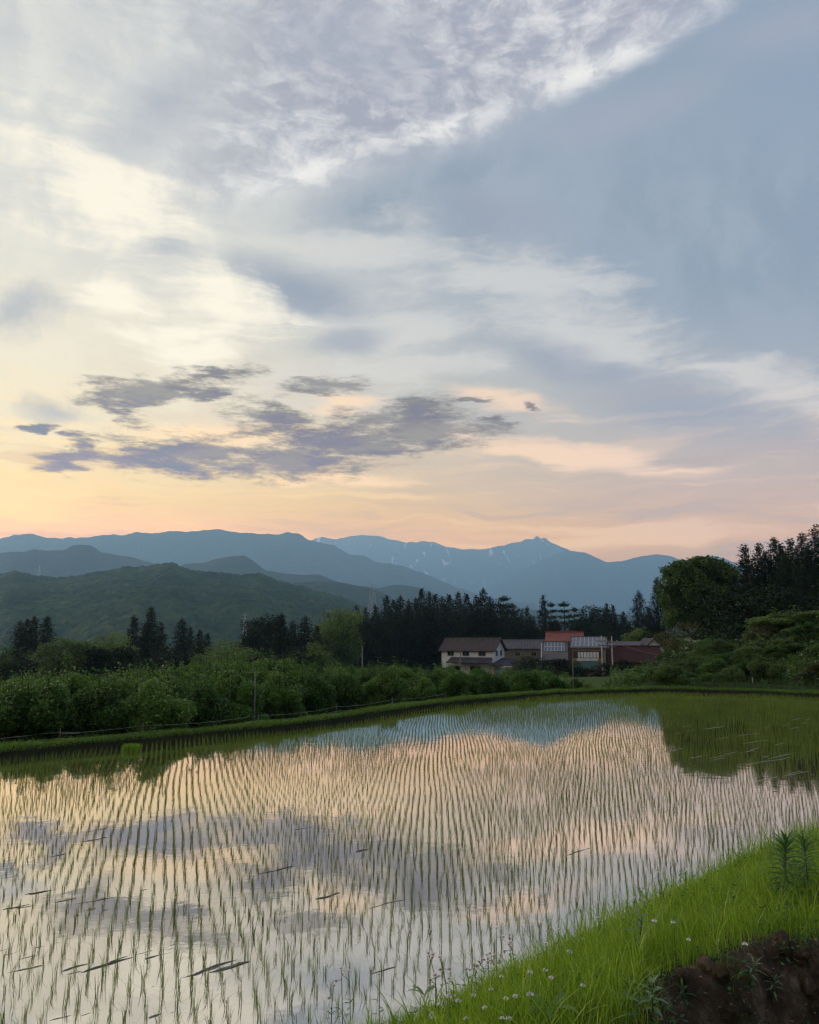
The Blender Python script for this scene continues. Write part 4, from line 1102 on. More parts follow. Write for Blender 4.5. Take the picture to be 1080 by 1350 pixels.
def post(px, ytop, D, r, mat, label, name='post', cat='post', lean=0):
    p = at(px, ytop, D); b = gz(p.x, p.y)
    return tube_obj(name, [(0, 0, -.3), (lean*.5, 0, (p.z-b)*.5), (lean, 0, p.z-b)], [r, r*.9, r*.75], mat, label=label, cat=cat, loc=(p.x, p.y, b))
post(337, 884, 27.2, .036, M['post'], 'grey weathered post rising through the orchard leaves', 'orchard_post')
post(304, 890, 27.2, .022, M['post'], 'thin grey stake left of the weathered orchard post', 'orchard_post')
post(478, 852, 60, .07, M['post'], 'bare trunk-like pole against the foot of the dark grove', 'bare_pole')
post(607, 858, 60, .05, M['post'], 'thin dark pole in front of the white house', 'bare_pole')
post(755, 868, 40, .022, M['post'], 'short grey post standing above the orchard before the solar panelled house', 'grey_post')
post(992, 893, 39.5, .03, M['conc'], 'slim pale marker post on the bund before the green slope', 'marker_post')
def utility_pole(px, yt, D, label):
    p = at(px, yt, D); b = gz(p.x, p.y); H = p.z-b
    r = empty('utility_pole', (p.x, p.y, b), label, 'utility pole')
    tube_obj('pole_shaft', [(0,0,-.3),(0,0,H)], [.10,.07], M['conc'], parent=r)
    m_ = MB(); m_.box(-.7,.7,-.06,.06,H-.7,H-.6); m_.box(-.5,.5,-.06,.06,H-1.2,H-1.1); obj('cross_arm', m_.mesh('cross_arm'), M['post'], r)
    for q in (-.6, 0, .6): tube_obj('insulator', [(q,0,H-.6),(q,0,H-.42)], .045, M['wire'], parent=r)
    return p
u1 = utility_pole(793, 838, 96, 'pale concrete utility pole crossing the solar panelled house')
u2 = utility_pole(806.5, 839, 92, 'pale concrete utility pole at the right corner of the solar panelled house')
def cable(a, b, sag, label):
    a = Vector(a); b = Vector(b)
    pts = [(a.lerp(b, k/14) - Vector((0, 0, sag*4*(k/14)*(1-k/14)))) - a for k in range(15)]
    tube_obj('power_line', pts, .018, M['post'], label=label, cat='cable', loc=a)
cable(u1-Vector((0,0,.4)), u2-Vector((0,0,.4)), .1, 'dark cable spanning between the two utility poles')
cable(u2-Vector((0,0,.5)), at(925, 868, 70), .5, 'dark power cable from the right utility pole to the green slope')

# lattice pylons on the far hills
def pylon(px, yt, yb, D, label):
    p = at(px, yt, D); q = at(px, yb, D); H = p.z-q.z; w = H*.11
    r = empty('electricity_pylon', (q.x, q.y, q.z), label, 'pylon'); b = MB(); rr_ = H*.011
    for sx in (-1, 1):
        for sy in (-1, 1): b.tube([(sx*w, sy*w, -5), (sx*w*.25, sy*w*.25, H*.7), (0, 0, H)], [rr_, rr_*.8, rr_*.5], 4)
    for k_ in range(7):
        z0, z1 = H*.1*k_, H*.1*(k_+1); f0, f1 = 1-.75*z0/(.7*H), 1-.75*z1/(.7*H)
        for sy in (-1, 1):
            b.tube([(-w*f0, sy*w*f0, z0), (w*f1, sy*w*f1, z1)], [rr_*.4]*2, 4); b.tube([(w*f0, sy*w*f0, z0), (-w*f1, sy*w*f1, z1)], [rr_*.4]*2, 4)
    obj('lattice_tower', b.mesh('lattice_tower'), M['conc'], r)
    b = MB()
    for f in (.68, .8, .92): b.tube([(-H*.13, 0, H*f), (H*.13, 0, H*f)], [rr_*.6]*2, 4)
    obj('cross_arm', b.mesh('cross_arm'), M['conc'], r)
pylon(493, 769, 806, 1500, 'pale lattice pylon, taller of the pair above the dark grove')
pylon(488, 778, 808, 1650, 'pale lattice pylon, shorter of the pair above the dark grove')
pylon(322, 808, 845, 640, 'pale lattice pylon in front of the wooded hill above the orchard')
pylon(51, 744, 764, 3300, 'small pale pylon standing on the grey hill')

# ------------------------------------------------------------------ houses
M['wall_white'] = plain('white_siding', (.62,.65,.67), (.54,.57,.60), .8, .2, .6, stretch=(1,1,.3))
M['wall_tan'] = plain('tan_wall', (.17,.15,.11), (.13,.115,.085), .85, .2, .8)
M['wall_brown'] = plain('brown_wall', (.07,.055,.045), None, .85, .2, .8)
M['wall_cream'] = plain('cream_wall', (.26,.23,.15), (.20,.18,.12), .85, .2, .8)
M['roof_brown'] = plain('brown_roof', (.085,.068,.068), (.062,.050,.052), .8, .12, .8, stretch=(3,1,1))
M['roof_grey'] = plain('grey_roof', (.13,.125,.14), (.09,.088,.10), .8, .12, .8)
M['roof_dark'] = plain('dark_tile_roof', (.055,.052,.068), None, .8, .12, .8)
M['roof_red'] = plain('red_metal_roof', (.27,.105,.09), (.20,.08,.07), .8, .12, .7)
M['roof_redcap'] = plain('red_ridge', (.28,.022,.02), None, .5, .4, .7)
M['roof_maroon'] = plain('maroon_metal_roof', (.060,.024,.025), (.045,.019,.020), .8, .12, .7)
M['glass'] = plain('window_glass', (.02,.025,.03), None, .12, .6, 2)
M['frame'] = plain('window_frame', (.25,.26,.27), None, .5)
M['solar'] = plain('solar_cell', (.075,.095,.14), (.09,.11,.155), .25, .7, 1)
M['solarframe'] = plain('solar_frame', (.42,.45,.48), None, .4, .5, 2)
M['teal'] = plain('teal_sheet', (.045,.115,.115), (.035,.09,.095), .6, .4, 2, stretch=(6,1,1))
M['white'] = plain('white_trim', (.60,.62,.64), None, .6)
M['concrete'] = plain('grey_concrete', (.22,.20,.20), None, .85, .2, 1)

def window(h, x0, x1, z0, z1, y, side='front', mat_f='frame'):
    # an opening unit proud of the wall: glass recessed in a frame with a mullion; side 'right' puts it on the +x gable
    t_ = .06
    fb = MB(); gb = MB()
    def bx(b, a0, a1, d0, d1, c0, c1):
        if side == 'front': b.box(a0, a1, y-d1, y-d0, c0, c1)
        else: b.box(y+d0, y+d1, a0, a1, c0, c1)
    bx(fb, x0, x1, .003, .09, z0, z0+t_); bx(fb, x0, x1, .003, .09, z1-t_, z1)
    bx(fb, x0, x0+t_, .003, .088, z0+t_, z1-t_); bx(fb, x1-t_, x1, .003, .088, z0+t_, z1-t_)
    xm = (x0+x1)/2; bx(fb, xm-t_/2, xm+t_/2, .003, .085, z0+t_, z1-t_)
    f = obj('window', fb.mesh('window'), M[mat_f], h)
    for (a0, a1) in ((x0+t_, xm-t_/2), (xm+t_/2, x1-t_)):
        g_ = MB(); bx(g_, a0, a1, .01, .04, z0+t_, z1-t_); obj('pane', g_.mesh('pane'), M['glass'], f)
def gable_roof(L, W, ze, zr, ov=.5, th=.16, ridge_x=True):
    b = MB(); a = L/2+ov; w = W/2+ov; k = (zr-ze)/(W/2); zl = ze-k*ov
    b.slab((-a, -w, zl), (a, -w, zl), (a, 0, zr), (-a, 0, zr), th)
    b.slab((-a, .002, zr), (a, .002, zr), (a, w, zl), (-a, w, zl), th)
    return b
def gable_walls(L, W, ze, zr, z0=-1.0):
    b = MB(); a, w = L/2, W/2; k = .12
    b.poly([(-a,-w,z0),(a,-w,z0),(a,-w,ze-k),(-a,-w,ze-k)]); b.poly([(a,w,z0),(-a,w,z0),(-a,w,ze-k),(a,w,ze-k)])
    b.poly([(a,-w,z0),(a,w,z0),(a,w,ze-k),(a,0,zr-k),(a,-w,ze-k)]); b.poly([(-a,w,z0),(-a,-w,z0),(-a,-w,ze-k),(-a,0,zr-k),(-a,w,ze-k)])
    return b
def ridge_cap(h, L, zr, mat, ov=.5):
    b = MB(); b.box(-L/2-ov-.02, L/2+ov+.02, -.16, .16, zr-.06, zr+.12); obj('ridge_cap', b.mesh('ridge_cap'), mat, h)
def seams(h, L, W, ze, zr, mat, step, ov=.5, r=.025):
    b = MB(); k = (zr-ze)/(W/2); w = W/2+ov; n_ = int((L+2*ov)/step)
    for i in range(n_+1):
        x_ = -L/2-ov + .04 + i*(L+2*ov-.08)/n_
        b.slab((x_-r, -w, ze-k*ov+.05), (x_+r, -w, ze-k*ov+.05), (x_+r, -.05, zr+.045), (x_-r, -.05, zr+.045), .06)
    obj('roof_seams', b.mesh('roof_seams'), mat, h)['kind'] = 'stuff'
def hbase(px0, px1, D):
    a = at(px0, 870, D); b = at(px1, 870, D); return (a+b)/2, (b-a).length

# A: white two storey house
D = 150; pc, _ = hbase(582, 666, D); zg = gz(pc.x, pc.y)
zr_ = at(0, 841, D).z - zg; ze_ = at(0, 855.5, D).z - zg
A = empty('white_house', (pc.x, pc.y, zg), 'white two storey house with brown gabled roof and dark windows', 'house', None, R(-25))
La, Wa = 10.2, 6.2
obj('wall', gable_walls(La, Wa, ze_, zr_).mesh('wall'), M['wall_white'], A)
obj('roof', gable_roof(La, Wa, ze_, zr_).mesh('roof'), M['roof_brown'], A)
ridge_cap(A, La, zr_, M['roof_brown']); seams(A, La, Wa, ze_, zr_, M['roof_brown'], .45)
wz0 = at(0, 864.5, D).z-zg; wz1 = at(0, 857, D).z-zg
for (a0, a1) in ((-3.9,-2.6),(-.9,.4),(2.2,3.6)): window(A, a0, a1, wz0, wz1, -Wa/2)
for (a0, a1) in ((-1.9,-1.0),(.5,1.5)): window(A, a0, a1, wz0, wz1, La/2, 'right')
for (a0, a1) in ((-3.6,-1.4),(.5,2.6)): window(A, a0, a1, .6, 2.4, -Wa/2)
b = MB(); zt = at(0, 866.5, D-3).z-zg; zb_ = at(0, 873.5, D-5).z-zg
b.slab((-3.2,-Wa/2-2.4,zb_),(5.4,-Wa/2-2.4,zb_),(4.8,-Wa/2-.003,zt),(-3.2,-Wa/2-.003,zt),.15)
obj('pent_roof', b.mesh('pent_roof'), M['roof_dark'], A)
b = MB(); b.slab((5.0,-Wa/2-2.2,zb_-.35),(8.6,-Wa/2-1.2,zb_-.55),(8.0,2.0,zt-.25),(La/2+.003,2.0,zt-.1),.15)
obj('porch_roof', b.mesh('porch_roof'), M['roof_dark'], A)
b = MB(); b.box(6.6,8.9,-Wa/2-1.5,-Wa/2-1.42,zb_-.75,zb_-.55); obj('gutter', b.mesh('gutter'), M['white'], A)
b = MB()
for x_ in np.arange(-La/2+.3, La/2, .6): b.box(x_-.02, x_+.02, -Wa/2-.02, -Wa/2-.001, wz1+.1, ze_-.25); b.box(x_-.02, x_+.02, -Wa/2-.02, -Wa/2-.001, zt+.1, wz0-.1)
obj('siding_battens', b.mesh('siding_battens'), M['frame'], A)['kind'] = 'stuff'

# B: long grey roofed building
D = 156; pc, Lb = hbase(655, 722, D); zg = gz(pc.x, pc.y); zr_ = at(0, 843.5, D).z-zg; ze_ = at(0, 854, D).z-zg
B = empty('long_building', (pc.x, pc.y+2.5, zg), 'long low building with grey roof and tan walls adjoining the white house', 'building', None, R(-9.5))
obj('wall', gable_walls(Lb, 6, ze_, zr_).mesh('wall'), M['wall_tan'], B); obj('roof', gable_roof(Lb, 6, ze_, zr_, .35).mesh('roof'), M['roof_grey'], B)
ridge_cap(B, Lb, zr_, M['roof_grey'], .35); seams(B, Lb, 6, ze_, zr_, M['roof_dark'], .6, .35)
z0 = at(0, 865, D).z-zg; z1 = at(0, 859.5, D).z-zg
window(B, -.9, .1, z0, z1, -3); window(B, 2.2, 3.2, z0, z1, -3)

# C: red roofed building
D = 150; pc, Lc = hbase(722, 772, D); zg = gz(pc.x, pc.y); zr_ = at(0, 833.5, D).z-zg; ze_ = at(0, 844, D).z-zg
Cc = empty('red_roofed_house', (pc.x, pc.y+1.0, zg), 'tall narrow house with a bright red metal roof', 'house', None, R(-13))
obj('wall', gable_walls(Lc-.6, 5, ze_, zr_).mesh('wall'), M['wall_brown'], Cc); obj('roof', gable_roof(Lc-.6, 5, ze_, zr_, .3).mesh('roof'), M['roof_red'], Cc)
ridge_cap(Cc, Lc-.6, zr_+.1, M['roof_redcap'], .3); seams(Cc, Lc-.6, 5, ze_, zr_, M['roof_red'], .45, .3)
z0 = at(0, 852, D).z-zg; z1 = at(0, 847, D).z-zg
window(Cc, -2.6, -1.4, z0, z1, -2.5); window(Cc, 0, 1.3, z0, z1, -2.5)

def solar_array(h, x0, x1, ncol, nrow, W, ze, zr, f0, f1):
    # panels lie proud of the front roof slope from fraction f0 (eave) to f1 (ridge)
    k = (zr-ze)/(W/2)
    fr = MB(); u0, u1 = -W/2*(1-f0), -W/2*(1-f1)
    fr.slab((x0, u0, zr+k*u0+.09), (x1, u0, zr+k*u0+.09), (x1, u1, zr+k*u1+.09), (x0, u1, zr+k*u1+.09), .06)
    f = obj('solar_array', fr.mesh('solar_array'), M['solarframe'], h)
    dx = (x1-x0)/ncol; du = (u1-u0)/nrow; g_ = .045
    pm = MB()
    for i in range(ncol):
        for j_ in range(nrow):
            a0, a1 = x0+i*dx+g_, x0+(i+1)*dx-g_; c0, c1 = u0+j_*du+g_, u0+(j_+1)*du-g_
            b_ = MB(); b_.slab((a0, c0, zr+k*c0+.115), (a1, c0, zr+k*c0+.115), (a1, c1, zr+k*c1+.115), (a0, c1, zr+k*c1+.115), .02)
            obj('solar_panel', b_.mesh('solar_panel'), M['solar'], f)
# D: small house with solar panels
D = 124; pc, Ld = hbase(719, 752, D); zg = gz(pc.x, pc.y); zr_ = at(0, 846.5, D+2.5).z-zg; ze_ = at(0, 868, D-1).z-zg
Dh = empty('small_solar_house', (pc.x, pc.y+2.4, zg), 'small grey tiled house with a row of dark solar panels below the red roof', 'house', None, R(-11))
obj('wall', gable_walls(Ld-.4, 5.6, ze_, zr_).mesh('wall'), M['wall_tan'], Dh); obj('roof', gable_roof(Ld-.4, 5.6, ze_, zr_, .3).mesh('roof'), M['roof_grey'], Dh)
ridge_cap(Dh, Ld-.4, zr_, M['roof_grey'], .3)
solar_array(Dh, -Ld/2+.35, Ld/2-.35, 6, 2, 5.6, ze_, zr_, .42, .95)
b = MB(); b.box(-Ld/2-.2, -Ld/2-.1, -3.1, -3.0, ze_-.5, ze_-.3); k=(zr_-ze_)/2.8
b.slab((-Ld/2-.16,-3.1,ze_-k*.3+.03),(-Ld/2-.06,-3.1,ze_-k*.3+.03),(-Ld/2-.06,0,zr_+.03),(-Ld/2-.16,0,zr_+.03),.22); obj('barge_board', b.mesh('barge_board'), M['white'], Dh)
z0 = at(0, 876, D).z-zg; z1 = at(0, 870, D).z-zg; window(Dh, -.8, .7, z0, z1, -2.8)

# E: solar panelled house with balcony
D = 112; pc, Le = hbase(759, 806, D); zg = gz(pc.x, pc.y); We = 4.6
zr_ = at(0, 840, D+2.3).z-zg; ze_ = at(0, 852.5, D).z-zg
E_ = empty('solar_panelled_house', (pc.x, pc.y+2.3, zg), 'two storey cream house with roof covered in solar panels above a teal balcony', 'house', None, R(-15))
obj('wall', gable_walls(Le-.5, We, ze_, zr_).mesh('wall'), M['wall_cream'], E_); obj('roof', gable_roof(Le-.5, We, ze_, zr_, .3).mesh('roof'), M['roof_grey'], E_)
ridge_cap(E_, Le-.5, zr_, M['roof_grey'], .3)
solar_array(E_, -Le/2+.15, Le/2-.2, 8, 2, We, ze_, zr_, -.05, .95)
zz = lambda py: at(0, py, D-2.3).z-zg
yf = -We/2
b = MB(); b.box(-Le/2+.35, Le/2-.6, yf-.12, yf-.003, zz(868), zz(858.5)); obj('recess_shade_slab', b.mesh('recess_shade_slab'), M['wall_brown'], E_)  # brown slab proud of the wall; a recess's shade put into colour
for i in range(7):
    x_ = -Le/2+1.0 + i*.42
    b = MB(); b.box(x_, x_+.33, yf-.2, yf-.13, zz(867.5), zz(860)); obj('shutter_panel', b.mesh('shutter_panel'), M['white'], E_)
b = MB(); b.box(-Le/2+.9, Le/2-1.2, yf-1.3, yf-.21, zz(871.5), zz(868.5)); obj('balcony', b.mesh('balcony'), M['white'], E_)
for i in range(9):
    w_ = (Le-2.1)/9; x_ = -Le/2+.9+i*w_; b = MB(); b.slab((x_+.01, yf-1.6, zz(883)), (x_+w_-.01, yf-1.6, zz(883)), (x_+w_-.01, yf-1.3, zz(871.8)), (x_+.01, yf-1.3, zz(871.8)), .05)
    obj('awning_panel', b.mesh('awning_panel'), M['teal'], E_)
b = MB(); b.box(-Le/2+.2, Le/2-.6, yf-1.0, yf-.003, zz(889), zz(884)); obj('brown_band', b.mesh('brown_band'), M['wall_brown'], E_)  # brown box across the front, just below the awning panels
b = MB(); b.box(-.5, 1.0, yf-1.2, yf-.1, -.2, zz(888.5)); obj('shed_door', b.mesh('shed_door'), M['concrete'], E_)
for x_ in (-Le/2+.3, Le/2-.7):
    b = MB(); b.box(x_-.08, x_+.08, yf-1.5, yf-1.34, -.2, zz(871)); obj('balcony_post', b.mesh('balcony_post'), M['wall_brown'], E_)
window(E_, Le/2-1.25, Le/2-.45, zz(867), zz(860), yf)

# F: maroon roofed building and the grey roof behind
D = 112; pc, Lf = hbase(813, 880, D); zg = gz(pc.x, pc.y); Wf = 7.0
zr_ = at(0, 852, D+3.5).z-zg; ze_ = at(0, 871, D-.3).z-zg
F_ = empty('maroon_roofed_house', (pc.x, pc.y+3.2, zg), 'low house with a broad plain maroon metal roof', 'house', None, R(-17))
obj('wall', gable_walls(Lf-.6, Wf, ze_, zr_).mesh('wall'), M['wall_brown'], F_); obj('roof', gable_roof(Lf-.6, Wf, ze_, zr_, .4).mesh('roof'), M['roof_maroon'], F_)
ridge_cap(F_, Lf-.6, zr_, M['roof_maroon'], .4); seams(F_, Lf-.6, Wf, ze_, zr_, M['roof_maroon'], .4, .4)
window(F_, -2.0, -.6, .5, 1.9, -Wf/2); window(F_, 1.0, 2.4, .5, 1.9, -Wf/2)
D = 128; pc, Lg = hbase(806, 850, D); zg = gz(pc.x, pc.y); zr_ = at(0, 845.5, D+2.5).z-zg; ze_ = at(0, 854, D).z-zg
G_ = empty('grey_roofed_shed', (pc.x, pc.y+2.4, zg), 'grey roofed shed mostly hidden behind the maroon roof', 'shed', None, R(-17))
obj('wall', gable_walls(Lg-.4, 5, ze_, zr_).mesh('wall'), M['wall_brown'], G_); obj('roof', gable_roof(Lg-.4, 5, ze_, zr_, .3).mesh('roof'), M['roof_grey'], G_)
D = 126; pc, Lh = hbase(852, 882, D); zg = gz(pc.x, pc.y); zr_ = at(0, 841, D).z-zg; ze_ = at(0, 853, D).z-zg
H_ = empty('white_gabled_house', (pc.x, pc.y+4, zg), 'white gable end of a dark roofed house peeking between the trees', 'house', None, R(86))
obj('wall', gable_walls(7, Lh-.5, ze_, zr_).mesh('wall'), M['wall_white'], H_); obj('roof', gable_roof(7, Lh-.5, ze_, zr_, .5).mesh('roof'), M['roof_dark'], H_)

# garden trees in front of the houses
for x_, y_, D_, w, mt, lb in [(697,864,118,1.5,'cedar','flat dark garden pine left of the small solar roofed house'),(712,866,112,1.6,'cedar','dark cloud-pruned garden tree before the long grey building'),(742,867,100,1.7,'cedar','dark garden tree before the small solar roofed house'),
        (760,872,98,1.3,'cedar','dark garden tree at the corner of the solar panelled house'),(800,872,88,1.4,'cedar','dark bush between the two utility poles'),(822,868,92,1.2,'cedar','dark round garden bush before the left end of the maroon roof'),(852,868,84,1.0,'broad','bright round garden bush before the maroon roof'),
        (830,880,80,1.2,'shrub','loose green bush below the maroon roof'),(866,882,76,1.2,'shrub','loose green bush right of the round garden bush'),(812,884,78,1.2,'shrub','loose green bush below the utility poles'),(876,874,74,1.2,'broad','dark bush beside the right end of the maroon roof')]:
    place_tree('broad', x_, y_, D_, lb, cat='garden tree', wide=w, mat=mt, name='garden_tree')

# ------------------------------------------------------------------ green slope on the right
def slope_z(x, y):
    px_t = x/np.maximum(y, 1)
    # crest height as a function of bearing
    top = np.interp(px_t, [0.20, 0.30, 0.335, 0.365, 0.40, 0.43, 0.455, 0.48, 0.53, 0.65, 0.8], [-.2, .0, .4, .8, 1.2, 1.7, 2.1, 2.5, 3.0, 3.8, 4.2])
    dl = dist_line(x, y)
    rise = sstep(2.0, 13, dl)*sstep(0.17, 0.30, px_t)
    bumps = (fbm(x*.35, y*.35, 4, 61)-.5)*1.3*sstep(2, 6, dl) + (fbm(x*1.3, y*1.3, 3, 62)-.5)*.45*sstep(1, 3, dl)
    return -.15 + (top+.15)*rise + bumps*np.clip(top/2.5, 0, 1)
gx = np.linspace(6, 52, 260); gy = np.linspace(33.5, 66, 180)
GX, GY = np.meshgrid(gx, gy)
dl = dist_line(GX, GY)
GZ = np.where(inside(GX, GY) | (dl < .9), -.5, slope_z(GX, GY)) - 2.5*sstep(58, 66, GY) - 1.5*sstep(11, 6, GX)
obj('green_hillside', mesh_np('green_hillside', np.stack([GX, GY, GZ], -1).reshape(-1, 3), grid_faces(260, 180), True), M['turf'], kind='structure')
def slope_cover():
    n = 60000
    x = RS.uniform(8, 34, n); y = RS.uniform(35, 57, n)
    dl = dist_line(x, y); ok = (~inside(x, y)) & (dl > 1.0) & (x/y > .25) & (x/y < .58)
    x, y = x[ok], y[ok]; z = slope_z(x, y)
    V1, F1 = blades(np.stack([x, y, z-.03], -1), RS.uniform(.15, .5, len(x)), RS.uniform(.02, .045, len(x)), RS.uniform(.3, 1.2, len(x)), 2)
    n = 60000
    x = RS.uniform(8, 34, n); y = RS.uniform(35, 57, n); dl = dist_line(x, y); cl = fbm(x*.5, y*.5, 4, 66)
    ok = (~inside(x, y)) & (dl > 1.4) & (x/y > .25) & (x/y < .58) & (cl > .47); x, y, cl = x[ok], y[ok], cl[ok]
    z = slope_z(x, y) + RS.uniform(0, 1, len(x))*(cl-.42)*4.0
    V2, F2 = quads_leaf(np.stack([x, y, z], -1), RS.uniform(.09, .22, len(x)), .6, .7, fold=.1)
    return cat_mesh([(V1, F1), (V2, F2)])
V, F = slope_cover()
obj('slope_undergrowth', mesh_np('slope_undergrowth', V, F), M['shrub'], kind='stuff')
shr = [(905,868,46,1.3,'shrub','leafy shrub at the low left end of the green slope'),(925,862,47,1.4,'broad','darker shrub left of the middle of the green slope'),(945,852,50,1.4,'shrub','rounded shrub halfway up the green slope'),(962,845,52,1.3,'shrub','shrub on the crest line below the tall wood'),
       (975,838,53,1.2,'broad','dark crest shrub next to the pointed one'),(993,824,53,.8,'shrub','small pointed shrub standing up from the crest'),(1012,818,54,1.2,'shrub','rounded shrub left of the big pale shrub on the crest'),(1035,803,53,2.6,'broadlight','big pale green shrub crowning the slope'),
       (1064,800,53,2.8,'broadlight','big pale green shrub at the top of the slope by the picture edge'),(1096,804,53,2.4,'shrub','green shrub on the crest cut by the picture edge'),(1000,850,48,1.3,'broad','dark shrub on the face of the green slope'),(940,880,44,1.3,'broad','low dark shrub at the foot of the slope'),(915,890,42,1.2,'shrub','low leafy shrub near the foot of the green slope'),
       (985,880,43,.7,'olive','yellowish weedy shrub near the foot of the slope'),(990,868,45,.8,'olive','reddish-brown dry shrub on the slope above the yellowish one'),(1030,845,47,1.3,'shrub','low rounded shrub in the middle of the slope'),(1065,850,46,1.4,'shrub','low rounded shrub on the slope by the picture edge'),(885,884,44,1.1,'shrub','low leafy shrub behind the bund left of the slope'),(862,890,42,1.0,'shrub','small leafy bush behind the bund below the maroon roof'),(965,865,46,1.2,'broad','dark green shrub between the yellowish one and the crest')]
for x_, y_, D_, w, mt, lb in shr:
    p = at(x_, y_, D_); base = float(slope_z(np.array([p.x]), np.array([p.y]))[0]); H = max(1.0, p.z-base)
    if H > 3.2: base = p.z-3.2; H = 3.2
    k_ = int(x_) % 7
    r = empty('shrub', (p.x, p.y, min(base, p.z-1.2)-.2), lb, 'shrub', 'shrubs on the green slope', x_)
    H = p.z - r.location.z
    obj('foliage', orc(k_, mt), None, r); obj('stem', ORC[k_][1], None, r)
    r.scale = (w*1.3, w*1.3, H/1.9)

for i in range(95):
    x_ = RS.uniform(11, 27); y_ = RS.uniform(39.5, 52); 
    if not (.3 < x_/y_ < .56): continue
    z_ = float(slope_z(np.array([x_]), np.array([y_]))[0]); k_ = RS.randint(7); mt = ['shrub','shrub','broad','orchard','olive','broadlight'][RS.randint(6)]
    r = empty('shrub', (x_, y_, z_-.25), 'one of the many low leafy shrubs scattered over the face of the green slope', 'shrub', 'low shrubs scattered over the green slope', RS.uniform(0, 6))
    obj('foliage', orc(k_, mt), None, r); obj('stem', ORC[k_][1], None, r); w_ = RS.uniform(.7, 1.5); r.scale = (w_, w_, w_*RS.uniform(.45, .85))

# bright tuft of sedge at the far bund, pale path beyond the bund's right end
q = on(173, 990); n = 900
P = np.stack([q.x + RS.uniform(-.19, .19, n), q.y + RS.uniform(-.12, .12, n), np.full(n, .0)], -1)
V, F = blades(P, RS.uniform(.12, .2, n), RS.uniform(.006, .011, n), RS.uniform(.1, .4, n), 2)
obj('seedling_mat', mesh_np('seedling_mat', V, F), leafmat('bright_seedlings', (.10,.20,.02), (.15,.28,.03), (.2,.34,.04), .4), None, 'bright green block of spare rice seedlings left at the foot of the bund', 'seedling mat')
b = MB(); pl = offset_line(FARL, 1.5); pl = resample(np.array([q for q in pl if q[0] > 15.2 and q[1] > 30]), .6)
po = offset_line(pl, 1.6)
for i in range(len(pl)-1): b.quad((*pl[i], .07), (*po[i], .07), (*po[i+1], .07), (*pl[i+1], .07))
pm_ = b.mesh('farm_path')
for p_ in pm_.polygons:
    if p_.normal.z < 0: p_.flip()
obj('farm_path', pm_, plain('pale_path', (.14,.19,.09), (.20,.22,.14), .9, .1, 2), kind='structure')

# ------------------------------------------------------------------ plants on the near bank
def bank_point(px, py):
    x0, y0, z0 = ray(px, py)
    tt = np.linspace(2.5, 22, 1500); xs, ys = x0*tt, y0*tt; zs = CAM_Z + z0*tt
    s, t = st(xs, ys); h, e = bank_h(s, t); h = np.where(s < -.05, 0.0, h)
    i = int(np.argmax(zs <= h)); return Vector((xs[i], ys[i], max(0.0, float(h[i]))))
def strap_leaf(b, p, az_, L, w, rise, droop):
    p = Vector(p); d = Vector((math.cos(az_), math.sin(az_), 0)); sd = Vector((-math.sin(az_), math.cos(az_), 0)); prev = None
    prof = [.35, .9, 1.0, .6, .05]
    for k_, pw in enumerate(prof):
        f = k_/4; c_ = p + d*(L*f) + Vector((0, 0, L*(rise*f - droop*f*f)))
        row = (c_ - sd*w*pw*.5, c_ + Vector((0, 0, -w*.15*pw)), c_ + sd*w*pw*.5)
        if prev: b.quad(prev[0], prev[1], row[1], row[0]); b.quad(prev[1], prev[2], row[2], row[1])
        prev = row
def whorl_plant(px, py, H, nl, Lf, wf, mat, label, seed, top_dense=True):
    p = bank_point(px, py); rs = np.random.RandomState(seed)
    r = empty('leafy_weed', p, label, 'plant', None, 0)
    ln = (rs.normal(0, .02), rs.normal(0, .02))
    tube_obj('stem', [(0,0,-.03),(ln[0],ln[1],H*.5),(ln[0]*1.6,ln[1]*1.6,H)], [.006,.005,.003], M['stem'], parent=r)
    for k_ in range(nl):
        f = (k_+.5)/nl; f2 = f**.75; z_ = H*(.12 + .86*f2)
        b = MB(); L = Lf*(.55 + .6*math.sin(math.pi*min(1, f*.9+.1)))*rs.uniform(.85, 1.1)
        strap_leaf(b, (ln[0]*1.6*f2, ln[1]*1.6*f2, z_), k_*2.4 + rs.normal(0, .15), L, wf, np.interp(f, [0, .6, 1], [.15, .55, 1.3]), np.interp(f, [0, 1], [.7, .35]))
        obj('leaf', b.mesh('leaf', True), mat, r)
whorl_plant(1032, 1198, .47, 90, .16, .020, M['weed'], 'tall dark green weed with whorled lance leaves standing out of the bank grass', 1)
whorl_plant(1068, 1185, .42, 70, .14, .017, M['weed'], 'smaller whorled weed just right of the tall dark green one', 2)
whorl_plant(838, 1268, .26, 34, .11, .013, M['paleweed'], 'pale grey-green whorled weed in the middle of the bank grass', 3)
whorl_plant(862, 1345, .17, 14, .075, .022, M['paleweed'], 'pale seedling with broad leaves on the bare soil at the bottom edge', 4)
whorl_plant(1020, 1320, .12, 16, .07, .012, M['paleweed'], 'small pale weed growing on the dark soil cut', 5)
whorl_plant(905, 1330, .10, 12, .06, .015, M['weed'], 'small green weed on the soil near the pale seedling', 6)
whorl_plant(985, 1302, .10, 14, .08, .012, M['paleweed'], 'sprawling light weed at the edge of the soil cut', 7)
whorl_plant(830, 1320, .09, 10, .05, .016, M['weed'], 'tiny broadleaf weed where the grass meets bare soil', 8)
def dock(px, py, nl, L, w, label, seed):
    p = bank_point(px, py); rs = np.random.RandomState(seed); r = empty('broad_leaf_plant', p, label, 'plant')
    for k_ in range(nl):
        b = MB(); strap_leaf(b, (0, 0, .03), k_*2.4 + rs.normal(0, .3), L*rs.uniform(.7, 1.1), w, 1.0, .75); obj('leaf', b.mesh('leaf', True), M['paleweed'] if seed % 2 else M['weed'], r)
